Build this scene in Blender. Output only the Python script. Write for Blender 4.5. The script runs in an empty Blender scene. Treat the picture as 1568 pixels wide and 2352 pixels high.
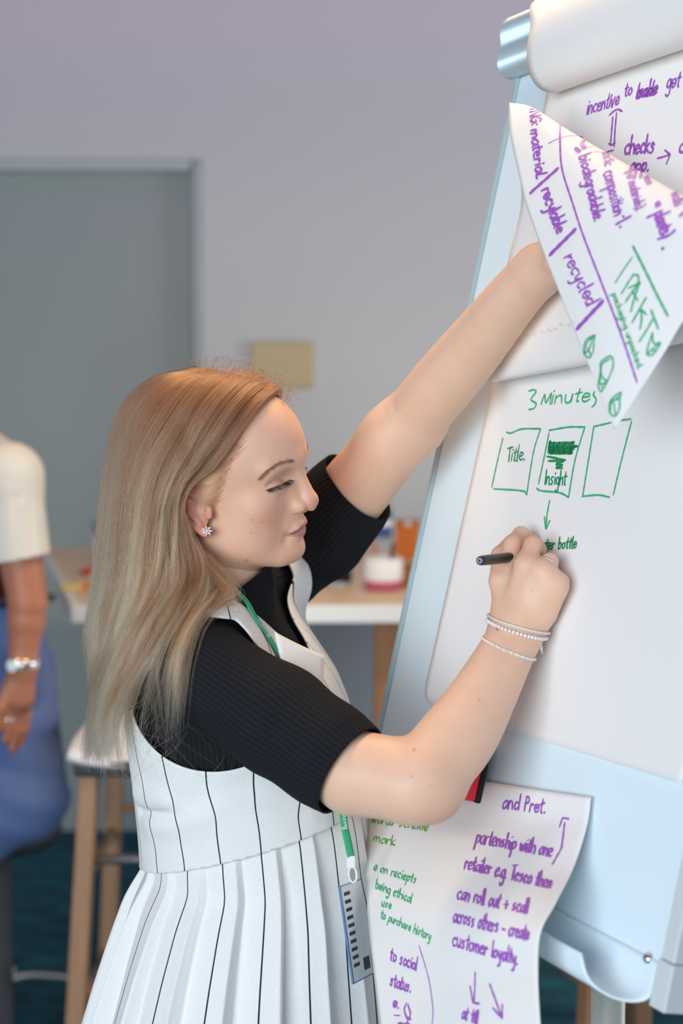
import bpy, bmesh, math, random
import numpy as np
from mathutils import Vector, Matrix
from mathutils.bvhtree import BVHTree

# ------------------------------------------------------------------ camera, world, lights, exposure
SC = bpy.context.scene
COL = SC.collection
W_PX, H_PX, F_PX = 1568, 2352, 3267.0
CAM_Z = 1.62
PITCH = math.atan(236 / F_PX)
cam_data = bpy.data.cameras.new('camera')
cam_data.sensor_fit = 'HORIZONTAL'
cam_data.sensor_width = 24.0
cam_data.lens = 24.0 * F_PX / W_PX
cam_data.clip_start = 0.05
cam_data.dof.use_dof = True
cam_data.dof.focus_distance = 1.60
cam_data.dof.aperture_fstop = 2.9
cam = bpy.data.objects.new('camera', cam_data)
COL.objects.link(cam)
cam.location = (0, 0, CAM_Z)
cam.rotation_euler = (math.pi / 2 - PITCH, 0, 0)
SC.camera = cam
SC.view_settings.view_transform = 'Standard'
SC.view_settings.look = 'None'
SC.view_settings.exposure = 0.14
SC.view_settings.gamma = 1.0
SC.view_settings.use_curve_mapping = False

world = bpy.data.worlds.new('world')
SC.world = world
world.use_nodes = True
wb = world.node_tree.nodes['Background']
wb.inputs[0].default_value = (0.80, 0.90, 1.0, 1)
wb.inputs[1].default_value = 0.85

def area_light(name, loc, target, size, size_y, power, color):
    d = bpy.data.lights.new(name, 'AREA')
    d.shape = 'RECTANGLE'; d.size = size; d.size_y = size_y
    d.energy = power; d.color = color
    o = bpy.data.objects.new(name, d); COL.objects.link(o)
    o.location = loc
    o.rotation_euler = (Vector(target) - Vector(loc)).to_track_quat('-Z', 'Y').to_euler()
    return o
# daylight from the windows behind and to the left of the photographer, warm ceiling lamps, a violet wall wash
area_light('window_light', (-2.0, -2.1, 1.95), (0.1, 1.7, 1.3), 2.6, 2.0, 132, (0.84, 0.94, 1.0))
area_light('side_fill', (4.85, 3.3, 1.35), (1.2, 5.2, 1.2), 2.2, 1.5, 125, (0.90, 0.95, 1.0))  # unseen light added at the right to brighten the lower back wall
area_light('ceiling_lamp', (0.30, 2.25, 3.2), (0.30, 1.9, 1.0), 0.9, 0.5, 40, (1.0, 0.74, 0.42))
area_light('violet_fill', (-0.3, 4.7, 3.28), (-0.3, 5.3, 2.9), 5.0, 0.12, 2.8, (0.85, 0.22, 0.72))  # unseen lamp added to tint the top of the back wall violet

# ------------------------------------------------------------------ helpers
rng = np.random.default_rng(7)
random.seed(7)
CAMP = np.array([0, 0, CAM_Z])
cp, sp = math.cos(PITCH), math.sin(PITCH)
def ray(px, py):
    x = (px - 784) / F_PX; y = -(py - 1176) / F_PX
    return np.array([x, cp + y * sp, -sp + y * cp])
def P(px, py, Y):                       # the point seen at (px, py) lying Y metres deep in the room
    r = ray(px, py); return CAMP + r * (Y / r[1])
def proj(X):
    d = np.asarray(X) - CAMP
    yc = d[..., 1] * cp - d[..., 2] * sp; up = d[..., 1] * sp + d[..., 2] * cp
    return np.stack([784 + F_PX * d[..., 0] / yc, 1176 - F_PX * up / yc], -1)
def nrm(v):
    v = np.asarray(v, float); return v / np.linalg.norm(v)

def srgb(r, g, b):
    def f(c):
        c /= 255.0
        return c / 12.92 if c <= 0.04045 else ((c + 0.055) / 1.055) ** 2.4
    return (f(r), f(g), f(b), 1.0)

class NT:                               # small node-tree helper
    def __init__(s, m): s.t = m.node_tree; s.n = s.t.nodes; s.l = s.t.links
    def new(s, t, **k):
        n = s.n.new(t)
        for a, b in k.items(): setattr(n, a, b)
        return n
    def link(s, a, b): s.l.new(a, b)
def mat(name, col, rough=0.6, metal=0.0, spec=0.5, noise=None, bump=None, trans=0.0, alpha=1.0, sheen=0.0, sss=0.0, emit=None):
    m = bpy.data.materials.new(name); m.use_nodes = True
    h = NT(m); b = h.n['Principled BSDF']
    b.inputs['Base Color'].default_value = col
    b.inputs['Roughness'].default_value = rough
    b.inputs['Metallic'].default_value = metal
    b.inputs['Specular IOR Level'].default_value = spec
    b.inputs['Transmission Weight'].default_value = trans
    b.inputs['Alpha'].default_value = alpha
    if sheen:
        b.inputs['Sheen Weight'].default_value = sheen
    if sss:
        b.inputs['Subsurface Weight'].default_value = sss
        b.inputs['Subsurface Radius'].default_value = (1.0, 0.35, 0.18)
        b.inputs['Subsurface Scale'].default_value = 0.006
    if noise:                            # (scale, amount, detail): mottles the base colour
        tc = h.new('ShaderNodeTexCoord'); nz = h.new('ShaderNodeTexNoise')
        nz.inputs['Scale'].default_value = noise[0]; nz.inputs['Detail'].default_value = noise[2] if len(noise) > 2 else 4
        h.link(tc.outputs['Object'], nz.inputs['Vector'])
        mx = h.new('ShaderNodeMix', data_type='RGBA')
        mx.inputs[6].default_value = tuple(c * (1 - noise[1]) for c in col[:3]) + (1,)
        mx.inputs[7].default_value = tuple(min(1, c * (1 + noise[1])) for c in col[:3]) + (1,)
        h.link(nz.outputs['Fac'], mx.inputs[0]); h.link(mx.outputs[2], b.inputs['Base Color'])
    if bump:                             # (scale, strength, distance)
        tc = h.new('ShaderNodeTexCoord'); nz = h.new('ShaderNodeTexNoise')
        nz.inputs['Scale'].default_value = bump[0]; nz.inputs['Detail'].default_value = 5
        h.link(tc.outputs['Object'], nz.inputs['Vector'])
        bp = h.new('ShaderNodeBump'); bp.inputs['Strength'].default_value = bump[1]; bp.inputs['Distance'].default_value = bump[2]
        h.link(nz.outputs['Fac'], bp.inputs['Height']); h.link(bp.outputs['Normal'], b.inputs['Normal'])
    if emit:
        b.inputs['Emission Color'].default_value = emit[0]; b.inputs['Emission Strength'].default_value = emit[1]
    return m
def wood(name, c1, c2, scale=6.0, stretch=(1, 1, 14), rough=0.5):
    m = mat(name, c1, rough); h = NT(m); b = h.n['Principled BSDF']
    tc = h.new('ShaderNodeTexCoord'); mp = h.new('ShaderNodeMapping'); nz = h.new('ShaderNodeTexNoise')
    mp.inputs['Scale'].default_value = tuple(scale * 14 / s for s in stretch)
    nz.inputs['Scale'].default_value = 1.0; nz.inputs['Detail'].default_value = 6; nz.inputs['Distortion'].default_value = 0.6
    h.link(tc.outputs['Object'], mp.inputs['Vector']); h.link(mp.outputs['Vector'], nz.inputs['Vector'])
    mx = h.new('ShaderNodeMix', data_type='RGBA'); mx.inputs[6].default_value = c1; mx.inputs[7].default_value = c2
    h.link(nz.outputs['Fac'], mx.inputs[0]); h.link(mx.outputs[2], b.inputs['Base Color'])
    return m

def link(o, parent=None):
    COL.objects.link(o)
    if parent is not None: o.parent = parent
    return o
def tag(o, label=None, cat=None, group=None, kind=None):
    if label: o['label'] = label
    if cat: o['category'] = cat
    if group: o['group'] = group
    if kind: o['kind'] = kind
    return o
def thing(name, label, cat, loc=(0, 0, 0), rot=(0, 0, 0), group=None):
    o = bpy.data.objects.new(name, None); COL.objects.link(o)
    o.location = loc; o.rotation_euler = rot; o.empty_display_size = 0.05
    return tag(o, label, cat, group)
def mesh_obj(name, verts, faces, m=None, parent=None, smooth=True, world=False):
    me = bpy.data.meshes.new(name)
    v = np.asarray(verts, dtype=np.float32).reshape(-1, 3)
    if isinstance(faces, np.ndarray) and faces.ndim == 2:
        me.vertices.add(len(v)); me.vertices.foreach_set('co', v.ravel())
        k = faces.shape[1]; n = len(faces)
        me.loops.add(n * k); me.loops.foreach_set('vertex_index', faces.astype(np.int32).ravel())
        me.polygons.add(n); me.polygons.foreach_set('loop_start', np.arange(0, n * k, k, dtype=np.int32))
        me.polygons.foreach_set('loop_total', np.full(n, k, dtype=np.int32))
        me.update(calc_edges=True); me.validate()
    else:
        me.from_pydata(v.tolist(), [], [list(f) for f in faces]); me.update()
    if smooth: me.polygons.foreach_set('use_smooth', np.ones(len(me.polygons), dtype=bool))
    if m is not None: me.materials.append(m)
    o = bpy.data.objects.new(name, me); link(o, parent)
    if parent is not None and world: o.matrix_parent_inverse = parent_matrix(parent).inverted()
    return o
def parent_matrix(o):
    m = Matrix.LocRotScale(o.location, o.rotation_euler, o.scale)
    return (parent_matrix(o.parent) @ o.matrix_parent_inverse @ m) if o.parent else m
def bm_obj(name, bm, m=None, parent=None, smooth=False, world=False):
    me = bpy.data.meshes.new(name); bm.to_mesh(me); bm.free()
    if smooth: me.polygons.foreach_set('use_smooth', np.ones(len(me.polygons), dtype=bool))
    if m is not None: me.materials.append(m)
    o = bpy.data.objects.new(name, me); link(o, parent)
    if parent is not None and world: o.matrix_parent_inverse = parent_matrix(parent).inverted()
    return o
def vert_attr(o, name, data):
    a = o.data.attributes.new(name, 'FLOAT', 'POINT'); a.data.foreach_set('value', np.asarray(data, dtype=np.float32).ravel())
def frame_from(z, x=None):
    z = nrm(z); x = np.array([1.0, 0, 0]) if x is None else np.asarray(x, float)
    if abs(np.dot(z, nrm(x))) > 0.95: x = np.array([0, 1.0, 0])
    y = nrm(np.cross(z, x)); x = np.cross(y, z); return x, y, z
def box_bm(size, at=(0, 0, 0), bevel=0.0, axes=None, seg=2, bm=None):
    own = bm is None
    b2 = bmesh.new(); bmesh.ops.create_cube(b2, size=1.0)
    for v in b2.verts: v.co = Vector((v.co.x * size[0], v.co.y * size[1], v.co.z * size[2]))
    if bevel > 0: bmesh.ops.bevel(b2, geom=b2.edges[:], offset=bevel, segments=seg, affect='EDGES', profile=0.5)
    for v in b2.verts:
        c = v.co
        if axes is not None:
            c = Vector(np.asarray(axes[0]) * c.x + np.asarray(axes[1]) * c.y + np.asarray(axes[2]) * c.z)
        v.co = c + Vector(at)
    if own: return b2
    tmp = bpy.data.meshes.new('t'); b2.to_mesh(tmp); b2.free(); bm.from_mesh(tmp); bpy.data.meshes.remove(tmp); return bm
def lathe(profile, seg=32, at=(0, 0, 0), axis=(0, 0, 1), close=False):
    x, y, z = frame_from(axis); vs = []; fs = []
    at = np.asarray(at, float); n = len(profile)
    for r, h in profile:
        for k in range(seg):
            a = 2 * math.pi * k / seg
            vs.append(at + z * h + (x * math.cos(a) + y * math.sin(a)) * r)
    for i in range(n - 1):
        for k in range(seg):
            fs.append((i * seg + k, i * seg + (k + 1) % seg, (i + 1) * seg + (k + 1) % seg, (i + 1) * seg + k))
    if close:
        fs.append(tuple(reversed(range(seg)))); fs.append(tuple(range((n - 1) * seg, n * seg)))
    return np.array(vs), fs
def spline(pts, n, closed=False):       # Catmull-Rom through pts, n samples
    p = np.asarray(pts, float); m = len(p)
    if closed:
        t = np.linspace(0, m, n, endpoint=False)
    else:
        t = np.linspace(0, m - 1, n)
    i = np.minimum(np.floor(t).astype(int), m - 1 if closed else m - 2); u = (t - i)[:, None]
    if closed:
        g = lambda k: p[(i + k) % m]
    else:
        q = np.vstack([2 * p[0] - p[1], p, 2 * p[-1] - p[-2]]); g = lambda k: q[np.clip(i + k + 1, 0, m + 1)]
    a, b, c, d = g(-1), g(0), g(1), g(2)
    return 0.5 * (2 * b + (c - a) * u + (2 * a - 5 * b + 4 * c - d) * u ** 2 + (3 * b - a - 3 * c + d) * u ** 3)
def tube(path, radius, seg=10, cap=True, flat=1.0, up=None):
    p = np.asarray(path, float); n = len(p); r = np.broadcast_to(np.asarray(radius, float), (n,))
    tan = np.gradient(p, axis=0); tan /= np.linalg.norm(tan, axis=1)[:, None] + 1e-12
    vs = []; fs = []; x = None
    for i in range(n):
        if up is not None: x = nrm(np.cross(np.cross(tan[i], up), tan[i]) + 1e-9)
        elif x is None: x = frame_from(tan[i])[0]
        else:
            x = x - tan[i] * np.dot(x, tan[i]); x = nrm(x)
        y = np.cross(tan[i], x)
        for k in range(seg):
            a = 2 * math.pi * k / seg
            vs.append(p[i] + (x * math.cos(a) * flat + y * math.sin(a)) * r[i])
    for i in range(n - 1):
        for k in range(seg):
            fs.append((i * seg + k, i * seg + (k + 1) % seg, (i + 1) * seg + (k + 1) % seg, (i + 1) * seg + k))
    if cap:
        fs.append(tuple(reversed(range(seg)))); fs.append(tuple(range((n - 1) * seg, n * seg)))
    return np.array(vs), fs
def merge(*parts):
    vs = []; fs = []; o = 0
    for v, f in parts:
        vs.append(np.asarray(v, float).reshape(-1, 3)); fs += [tuple(int(i) + o for i in q) for q in f]; o += len(vs[-1])
    return np.vstack(vs), fs
def grid_mesh(G):                       # G[i, j, 3] -> verts, quads
    n, m = G.shape[:2]; idx = np.arange(n * m).reshape(n, m)
    f = np.stack([idx[:-1, :-1], idx[:-1, 1:], idx[1:, 1:], idx[1:, :-1]], -1).reshape(-1, 4)
    return G.reshape(-1, 3), f

# ------------------------------------------------------------------ signed-distance modelling: sparse surface nets
def smin(a, b, k):
    h = np.maximum(k - np.abs(a - b), 0) / k
    return np.minimum(a, b) - h * h * k * 0.25
def smax(a, b, k): return -smin(-a, -b, k)
def sd_ell(p, c, r, rot=None):
    q = p - np.asarray(c, np.float32)
    if rot is not None: q = q @ np.asarray(rot, np.float32)
    r = np.asarray(r, np.float32)
    k0 = np.sqrt(((q / r) ** 2).sum(1)); k1 = np.sqrt(((q / (r * r)) ** 2).sum(1)) + 1e-9
    return k0 * (k0 - 1) / k1
def sd_cap(p, a, b, ra, rb=None):
    rb = ra if rb is None else rb
    a = np.asarray(a, np.float32); ba = np.asarray(b, np.float32) - a; q = p - a
    t = np.clip(q @ ba / max(float(ba @ ba), 1e-12), 0, 1)
    return np.sqrt(((q - t[:, None] * ba) ** 2).sum(1)) - (ra + (rb - ra) * t)
def sd_chain(p, pts, rs, k=0.0):
    d = None
    for i in range(len(pts) - 1):
        e = sd_cap(p, pts[i], pts[i + 1], rs[i], rs[i + 1])
        d = e if d is None else (smin(d, e, k) if k > 0 else np.minimum(d, e))
    return d
def sdf_mesh(fn, lo, hi, h, newton=2, slack=1.35):
    lo = np.asarray(lo, float); hi = np.asarray(hi, float); S = 32
    nb = np.ceil((hi - lo) / (S * h)).astype(int)
    blk = np.stack(np.meshgrid(*[np.arange(k) for k in nb], indexing='ij'), -1).reshape(-1, 3) * S
    def ev(p):
        out = np.empty(len(p), np.float32)
        for s in range(0, len(p), 400000): out[s:s + 400000] = fn(p[s:s + 400000].astype(np.float32))
        return out
    while True:
        c = lo + (blk + S / 2) * h
        blk = blk[np.abs(ev(c)) < S * h * 0.87 * slack + h]
        if S == 4: break
        S //= 2
        off = np.stack(np.meshgrid([0, S], [0, S], [0, S], indexing='ij'), -1).reshape(-1, 3)
        blk = (blk[:, None] + off[None]).reshape(-1, 3)
    off = np.stack(np.meshgrid(*[np.arange(5)] * 3, indexing='ij'), -1).reshape(-1, 3)
    N = int(max(np.ceil((hi - lo) / h)) + 64)
    key = lambda q: (q[:, 0] * N + q[:, 1]) * N + q[:, 2]
    pts = (blk[:, None] + off[None]).reshape(-1, 3)
    kk, first = np.unique(key(pts), return_index=True)
    pts = pts[first]; val = ev(lo + pts * h)
    val[val == 0] = 1e-7
    def look(q):
        k = key(q); i = np.searchsorted(kk, k); i[i == len(kk)] = 0
        return i, kk[i] == k
    cells = None
    co = np.stack(np.meshgrid([0, 1], [0, 1], [0, 1], indexing='ij'), -1).reshape(-1, 3)
    ci = []; ok = np.ones(len(pts), bool)
    for o in co:
        i, f = look(pts + o); ci.append(i); ok &= f
    ci = np.stack(ci, 1)[ok]; cells = pts[ok]; cv = val[ci]
    sg = (cv < 0).any(1) & (cv > 0).any(1)
    cells = cells[sg]; cv = cv[sg]
    acc = np.zeros((len(cells), 3)); cnt = np.zeros(len(cells))
    for a in range(8):
        for b in range(a + 1, 8):
            if np.abs(co[a] - co[b]).sum() != 1: continue
            va, vb = cv[:, a], cv[:, b]; x = (va < 0) != (vb < 0)
            t = np.where(x, va / np.where(x, va - vb, 1), 0)
            acc += np.where(x[:, None], co[a] + t[:, None] * (co[b] - co[a]), 0); cnt += x
    V = lo + (cells + acc / cnt[:, None]) * h
    ck = key(cells); order = np.argsort(ck); cks = ck[order]
    def cell(q):
        k = key(q); i = np.searchsorted(cks, k); i[i == len(cks)] = 0
        return order[i], cks[i] == k
    F = []
    for ax in range(3):
        e = np.zeros(3, int); e[ax] = 1; u = np.zeros(3, int); u[(ax + 1) % 3] = 1; w = np.zeros(3, int); w[(ax + 2) % 3] = 1
        i, f = look(pts + e); v0 = val; v1 = val[i]
        x = f & ((v0 < 0) != (v1 < 0)); q = pts[x]; inside = v0[x] < 0
        c0, f0 = cell(q - u - w); c1, f1 = cell(q - w); c2, f2 = cell(q); c3, f3 = cell(q - u)
        g = f0 & f1 & f2 & f3
        quad = np.stack([c0, c1, c2, c3], 1)[g]; ins = inside[g]
        quad[~ins] = quad[~ins][:, ::-1]; F.append(quad)
    F = np.vstack(F)
    V = V.astype(np.float32)
    e = h * 0.5
    for _ in range(newton):
        d = ev(V); g = np.stack([ev(V + np.eye(3, dtype=np.float32)[k] * e) - d for k in range(3)], 1) / e
        gn = (g ** 2).sum(1) + 1e-6
        step = np.clip(d / gn, -h, h)[:, None] * g
        V = V - step.astype(np.float32) * 0.9
    return V, F
def clip_mesh(V, F, g, attrs=()):       # keep the part of a mesh where the vertex field g > 0, cut cleanly along g = 0
    if F.shape[1] == 4: F = np.vstack([F[:, [0, 1, 2]], F[:, [0, 2, 3]]])
    V = [np.asarray(V, float)]; at = [[np.asarray(a, float)] for a in attrs]; base = len(V[0]); new = {}; extra = []; exat = [[] for _ in attrs]
    pos = g > 0; c = pos[F].sum(1)
    out = [F[c == 3]]
    def cutv(a, b):
        k = (min(a, b), max(a, b))
        if k not in new:
            t = g[a] / (g[a] - g[b]); new[k] = base + len(extra)
            extra.append(V[0][a] * (1 - t) + V[0][b] * t)
            for j in range(len(at)): exat[j].append(at[j][0][a] * (1 - t) + at[j][0][b] * t)
        return new[k]
    tri = []
    for f in F[(c == 1) | (c == 2)]:
        for _ in range(3):
            if pos[f[0]] != pos[f[1]] and pos[f[0]] != pos[f[2]]: break
            f = np.roll(f, -1)
        a, b, d = map(int, f); m = cutv(a, b); n = cutv(a, d)
        if pos[a]: tri.append((a, m, n))
        else: tri += [(m, b, d), (m, d, n)]
    if tri: out.append(np.array(tri))
    F = np.vstack(out); VV = np.vstack([V[0]] + ([np.array(extra)] if extra else []))
    AA = [np.concatenate([a[0], np.array(x)]) if len(x) else a[0] for a, x in zip(at, exat)]
    use = np.unique(F); mp = np.zeros(len(VV), int); mp[use] = np.arange(len(use))
    return VV[use], mp[F], [a[use] for a in AA]
# ------------------------------------------------------------------ the room
WALL_Y = 5.3
def setting(name, bm, m, smooth=False):
    o = bm_obj(name, bm, m, smooth=smooth); o['kind'] = 'structure'; return o
M_wall = mat('lilac_grey_paint', srgb(204, 207, 206), 0.85, bump=(180, 0.05, 0.002))
M_side = mat('grey_paint', srgb(176, 178, 180), 0.85, bump=(180, 0.05, 0.002))
M_door = mat('grey_green_laminate', srgb(152, 162, 160), 0.6, noise=(3, 0.03))
M_frame = mat('pale_frame_paint', srgb(206, 212, 214), 0.5)
M_ceil = mat('mauve_ceiling_paint', srgb(136, 106, 138), 0.9)
# carpet: teal with darker tufting
M_floor = mat('teal_carpet', srgb(20, 62, 78), 0.95, bump=(900, 0.6, 0.004)); _h = NT(M_floor)
_tc = _h.new('ShaderNodeTexCoord'); _mp = _h.new('ShaderNodeMapping'); _mp.inputs['Scale'].default_value = (2.5, 14, 1)
_nz = _h.new('ShaderNodeTexNoise'); _nz.inputs['Scale'].default_value = 3.0; _nz.inputs['Detail'].default_value = 6
_cr = _h.new('ShaderNodeValToRGB')
_cr.color_ramp.elements[0].position = 0.36; _cr.color_ramp.elements[0].color = srgb(16, 46, 58)
_cr.color_ramp.elements[1].position = 0.66; _cr.color_ramp.elements[1].color = srgb(18, 112, 134)
_h.link(_tc.outputs['Object'], _mp.inputs['Vector']); _h.link(_mp.outputs['Vector'], _nz.inputs['Vector'])
_h.link(_nz.outputs['Fac'], _cr.inputs['Fac']); _h.link(_cr.outputs['Color'], _h.n['Principled BSDF'].inputs['Base Color'])

setting('floor', box_bm((9, 8.4, 0.1), (0.5, 1.4, -0.05)), M_floor)
setting('ceiling', box_bm((9, 8.4, 0.1), (0.5, 1.4, 3.40)), M_ceil)
D_R = P(466, 700, WALL_Y)[0]; D_T = P(300, 366, WALL_Y)[2]; D_L = D_R - 1.35
_b = box_bm((5.0 - D_R, 0.2, 3.35), ((5.0 + D_R) / 2, WALL_Y + 0.1, 1.675))
box_bm((D_L + 4.0, 0.2, 3.35), ((D_L - 4.0) / 2, WALL_Y + 0.1, 1.675), bm=_b)
box_bm((1.35, 0.2, 3.35 - D_T), ((D_L + D_R) / 2, WALL_Y + 0.1, (3.35 + D_T) / 2), bm=_b)
setting('wall_back', _b, M_wall)
setting('wall_left', box_bm((0.1, 8.4, 3.35), (-4.0, 1.4, 1.675)), M_side)
setting('wall_right', box_bm((0.1, 8.4, 3.35), (5.0, 1.4, 1.675)), M_side)
_b = box_bm((5.0 - D_R, 0.016, 0.09), ((5.0 + D_R) / 2, WALL_Y - 0.008, 0.045), 0.003)
setting('baseboard_back', _b, M_frame)
_d = setting('door_1', box_bm((1.43, 0.05, D_T + .04), ((D_L + D_R) / 2, WALL_Y + 0.105, D_T / 2 + .02), 0.002), M_door)
_v, _f = tube(spline([(D_R - .10, WALL_Y + .08, 1.05), (D_R - .10, WALL_Y + .03, 1.06), (D_R - .10, WALL_Y + .03, 1.24), (D_R - .10, WALL_Y + .08, 1.25)], 24), .009)
M_steel = mat('brushed_steel', srgb(200, 203, 205), 0.3, 1.0)
mesh_obj('door_handle', _v, _f, M_steel, _d)
_b = box_bm((0.035, 0.06, D_T), (D_R - 0.0175, WALL_Y + 0.05, D_T / 2), 0.004)
box_bm((1.31, 0.058, 0.035), ((D_L + D_R) / 2 - .02, WALL_Y + 0.05, D_T - 0.0175), 0.004, bm=_b)
setting('trim_1', _b, mat('grey_frame_paint', srgb(186, 194, 194), 0.5))

# beige plate on the wall
_c = P(648, 838, WALL_Y); _wp = thing('wall_plate', 'square beige plate mounted on the lilac grey wall', 'wall plate', (_c[0], WALL_Y, _c[2]))
M_beige = mat('beige_plastic', srgb(198, 180, 140), 0.55)
bm_obj('plate_body', box_bm((.225, .03, .165), (0, -.015, 0), .006), M_beige, _wp)
bm_obj('plate_rim', box_bm((.235, .010, .175), (0, -.005, 0), .004), mat('pale_beige_plastic', srgb(200, 188, 156), 0.6), _wp)

# ------------------------------------------------------------------ the high table behind her
M_oak = wood('pale_oak', srgb(222, 196, 164), srgb(238, 218, 190), 3.0, (14, 1, 1), .45)
M_brown = wood('brown_timber', srgb(150, 98, 58), srgb(176, 122, 78), 4.0)
M_legwood = wood('beech_wood', srgb(150, 112, 84), srgb(178, 140, 108), 5.0)
M_white = mat('white_laminate', srgb(238, 240, 238), 0.4)
TZ = 1.14
def on_table(px, py, z=TZ):
    r = ray(px, py); return CAMP + r * ((z - CAM_Z) / r[2])
A = on_table(163, 1392); B_ = on_table(98, 1262)
TX0 = A[0]; TYN = A[1]; TYF = 4.95; TX1 = 1.35
SK = (B_[0] - A[0]) / (B_[1] - A[1])
table = thing('high_table', 'long high table with pale oak top and thick white edge', 'table', ((TX0 + TX1) / 2, (TYN + TYF) / 2, 0))
def slab(pts, z0, z1, bevel=0.0):
    bm = bmesh.new(); vs = [bm.verts.new((x, y, z0)) for x, y in pts]; f = bm.faces.new(vs)
    r = bmesh.ops.extrude_face_region(bm, geom=[f])
    for v in r['geom']:
        if isinstance(v, bmesh.types.BMVert): v.co.z = z1
    bmesh.ops.recalc_face_normals(bm, faces=bm.faces[:])
    if bevel: bmesh.ops.bevel(bm, geom=bm.edges[:], offset=bevel, segments=2, affect='EDGES')
    return bm
sk = SK * (TYF - TYN)
bm_obj('tabletop', slab([(TX0, TYN), (TX1, TYN), (TX1, TYF), (TX0 + sk, TYF)], TZ - .042, TZ, .003), M_white, table, world=True)
bm_obj('oak_inlay', slab([(TX0 + .022, TYN + .028), (TX1 - .03, TYN + .028), (TX1 - .03, TYF - .03), (TX0 + sk + .022, TYF - .03)], TZ - .002, TZ + .0008), M_oak, table, world=True)
for lx, ly in ((P(894, 1500, TYN + .14)[0], TYN + .14), (.98, TYF - .3), (1.2, TYN + .14), (1.2, TYF - .3)):
    bm_obj('leg', box_bm((.078, .078, TZ - .042), (lx, ly, (TZ - .042) / 2), .004), M_brown, table, world=True)
bm_obj('stretcher', box_bm((1.2 - P(894, 1500, TYN + .14)[0], .04, .06), ((1.2 + P(894, 1500, TYN + .14)[0]) / 2, TYN + .14, .25), .004), M_brown, table, world=True)

# things on the table
M_clear = mat('clear_plastic', (.92, .95, .97, 1), .08, trans=.92)
M_glass = mat('clear_glass', (.97, .98, .98, 1), .02, trans=1.0)
M_blue = mat('blue_label', srgb(45, 70, 130), .5)
M_capw = mat('white_plastic', srgb(235, 236, 238), .4)
M_pink = mat('raspberry_yogurt', srgb(190, 92, 120), .6)
M_orange = mat('orange_carton', srgb(222, 122, 34), .5)
M_kraft = mat('kraft_board', srgb(158, 112, 70), .8, noise=(30, .08))
M_dark = mat('dark_grey_plastic', srgb(46, 44, 46), .45)
def lobj(name, prof, m, par, seg=32, at=(0, 0, 0), close=False):
    v, f = lathe(prof, seg, at, close=close); return mesh_obj(name, v, f, m, par)
TZ2 = TZ + .0008
c = on_table(872, 1306)
t = thing('water_bottle', 'clear water bottle with blue and white label, behind the raised arm', 'bottle', (c[0], c[1], TZ2))
lobj('bottle_body', [(0, .002), (.030, 0), (.036, .006), (.037, .03), (.0355, .06), (.037, .10), (.0365, .17), (.028, .21), (.015, .235), (.013, .25), (.013, .262)], M_clear, t)
lobj('label', [(.0375, .095), (.0378, .097), (.0378, .128), (.0375, .13)], M_blue, t)
lobj('label_band', [(.0376, .13), (.0378, .131), (.0378, .146), (.0376, .147)], M_capw, t)
lobj('label_top', [(.0375, .147), (.0378, .148), (.0378, .168), (.0368, .17)], M_blue, t)
lobj('cap', [(.0, .278), (.0135, .278), (.0145, .274), (.0145, .256), (.0140, .254)], M_capw, t)
c = on_table(880, 1356)
t = thing('yogurt_pot', 'white pot with pink base and a dark spoon handle standing in it', 'pot', (c[0], c[1], TZ2))
lobj('pot_wall', [(.040, .0), (.047, .012), (.052, .035), (.053, .06), (.050, .085), (.046, .088), (.046, .08), (.048, .05), (.044, .02)], M_capw, t)
lobj('pot_base', [(0, 0), (.043, 0), (.0485, .012), (.0512, .026), (.0505, .028)], M_pink, t)
v, f = tube(spline([(.012, 0, .02), (.020, .004, .08), (.026, .006, .125)], 12), [.004] * 6 + [.005] * 6, 8)
mesh_obj('spoon_handle', v, f, M_dark, t)
c = on_table(782, 1345)
t = thing('drinking_glass', 'clear drinking glass on the oak table beside the white pot', 'glass', (c[0], c[1], TZ2))
lobj('glass_wall', [(.0, .001), (.028, 0), (.031, .01), (.035, .09), (.0335, .0905), (.029, .012), (0, .009)], M_glass, t)
lobj('glass_rim', [(.0338, .0895), (.0352, .0905), (.0354, .092), (.0342, .093), (.0334, .0915)], M_capw, t)
c = on_table(938, 1290)
t = thing('juice_carton', 'orange juice carton standing beyond the white pot', 'carton', (c[0], c[1] + .1, TZ2))
bm_obj('carton_body', box_bm((.075, .06, .10), (0, 0, .05), .003), M_orange, t)
_g = np.array([[(-.0375, -.03, .099), (.0375, -.03, .099)], [(-.0375, 0, .125), (.0375, 0, .125)], [(-.0375, .03, .099), (.0375, .03, .099)]])
v, f = grid_mesh(_g); mesh_obj('carton_gable', v, f, M_orange, t, smooth=False)
lobj('carton_cap', [(.0, .120), (.012, .120), (.013, .117), (.013, .106)], M_capw, t, 20, (0, -.012, 0))
c = on_table(955, 1345)
t = thing('cardboard_tray', 'low brown cardboard tray at the edge of the flipchart', 'tray', (c[0] + .04, c[1], TZ2))
bm_obj('tray_base', box_bm((.16, .12, .006), (0, 0, .003)), M_kraft, t)
for sx, sy, w, d in ((0, -.058, .16, .004), (0, .058, .16, .004), (-.078, 0, .004, .112), (.078, 0, .004, .112)):
    bm_obj('tray_side', box_bm((w, d, .045), (sx, sy, .0285)), M_kraft, t)
M_yel = mat('yellow_paper', srgb(246, 232, 150), .8); M_ora = mat('orange_paper', srgb(240, 150, 60), .8)
for k, (px, m, lab) in enumerate(((166, M_yel, 'pad of pale yellow sticky notes on the left of the table'), (216, M_ora, 'pad of orange sticky notes beside the yellow pad'))):
    c = on_table(px, 1352); t = thing('sticky_note_pad', lab, 'sticky notes', (c[0], c[1], TZ2), group='sticky note pads on the table')
    for j in range(3):
        bm_obj('note_sheet', box_bm((.058, .058, .004), (0.0006 * j, .0005 * j, .002 + .0041 * j), .0004), m, t)
M_red = mat('red_plastic', srgb(214, 70, 46), .45)
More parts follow.
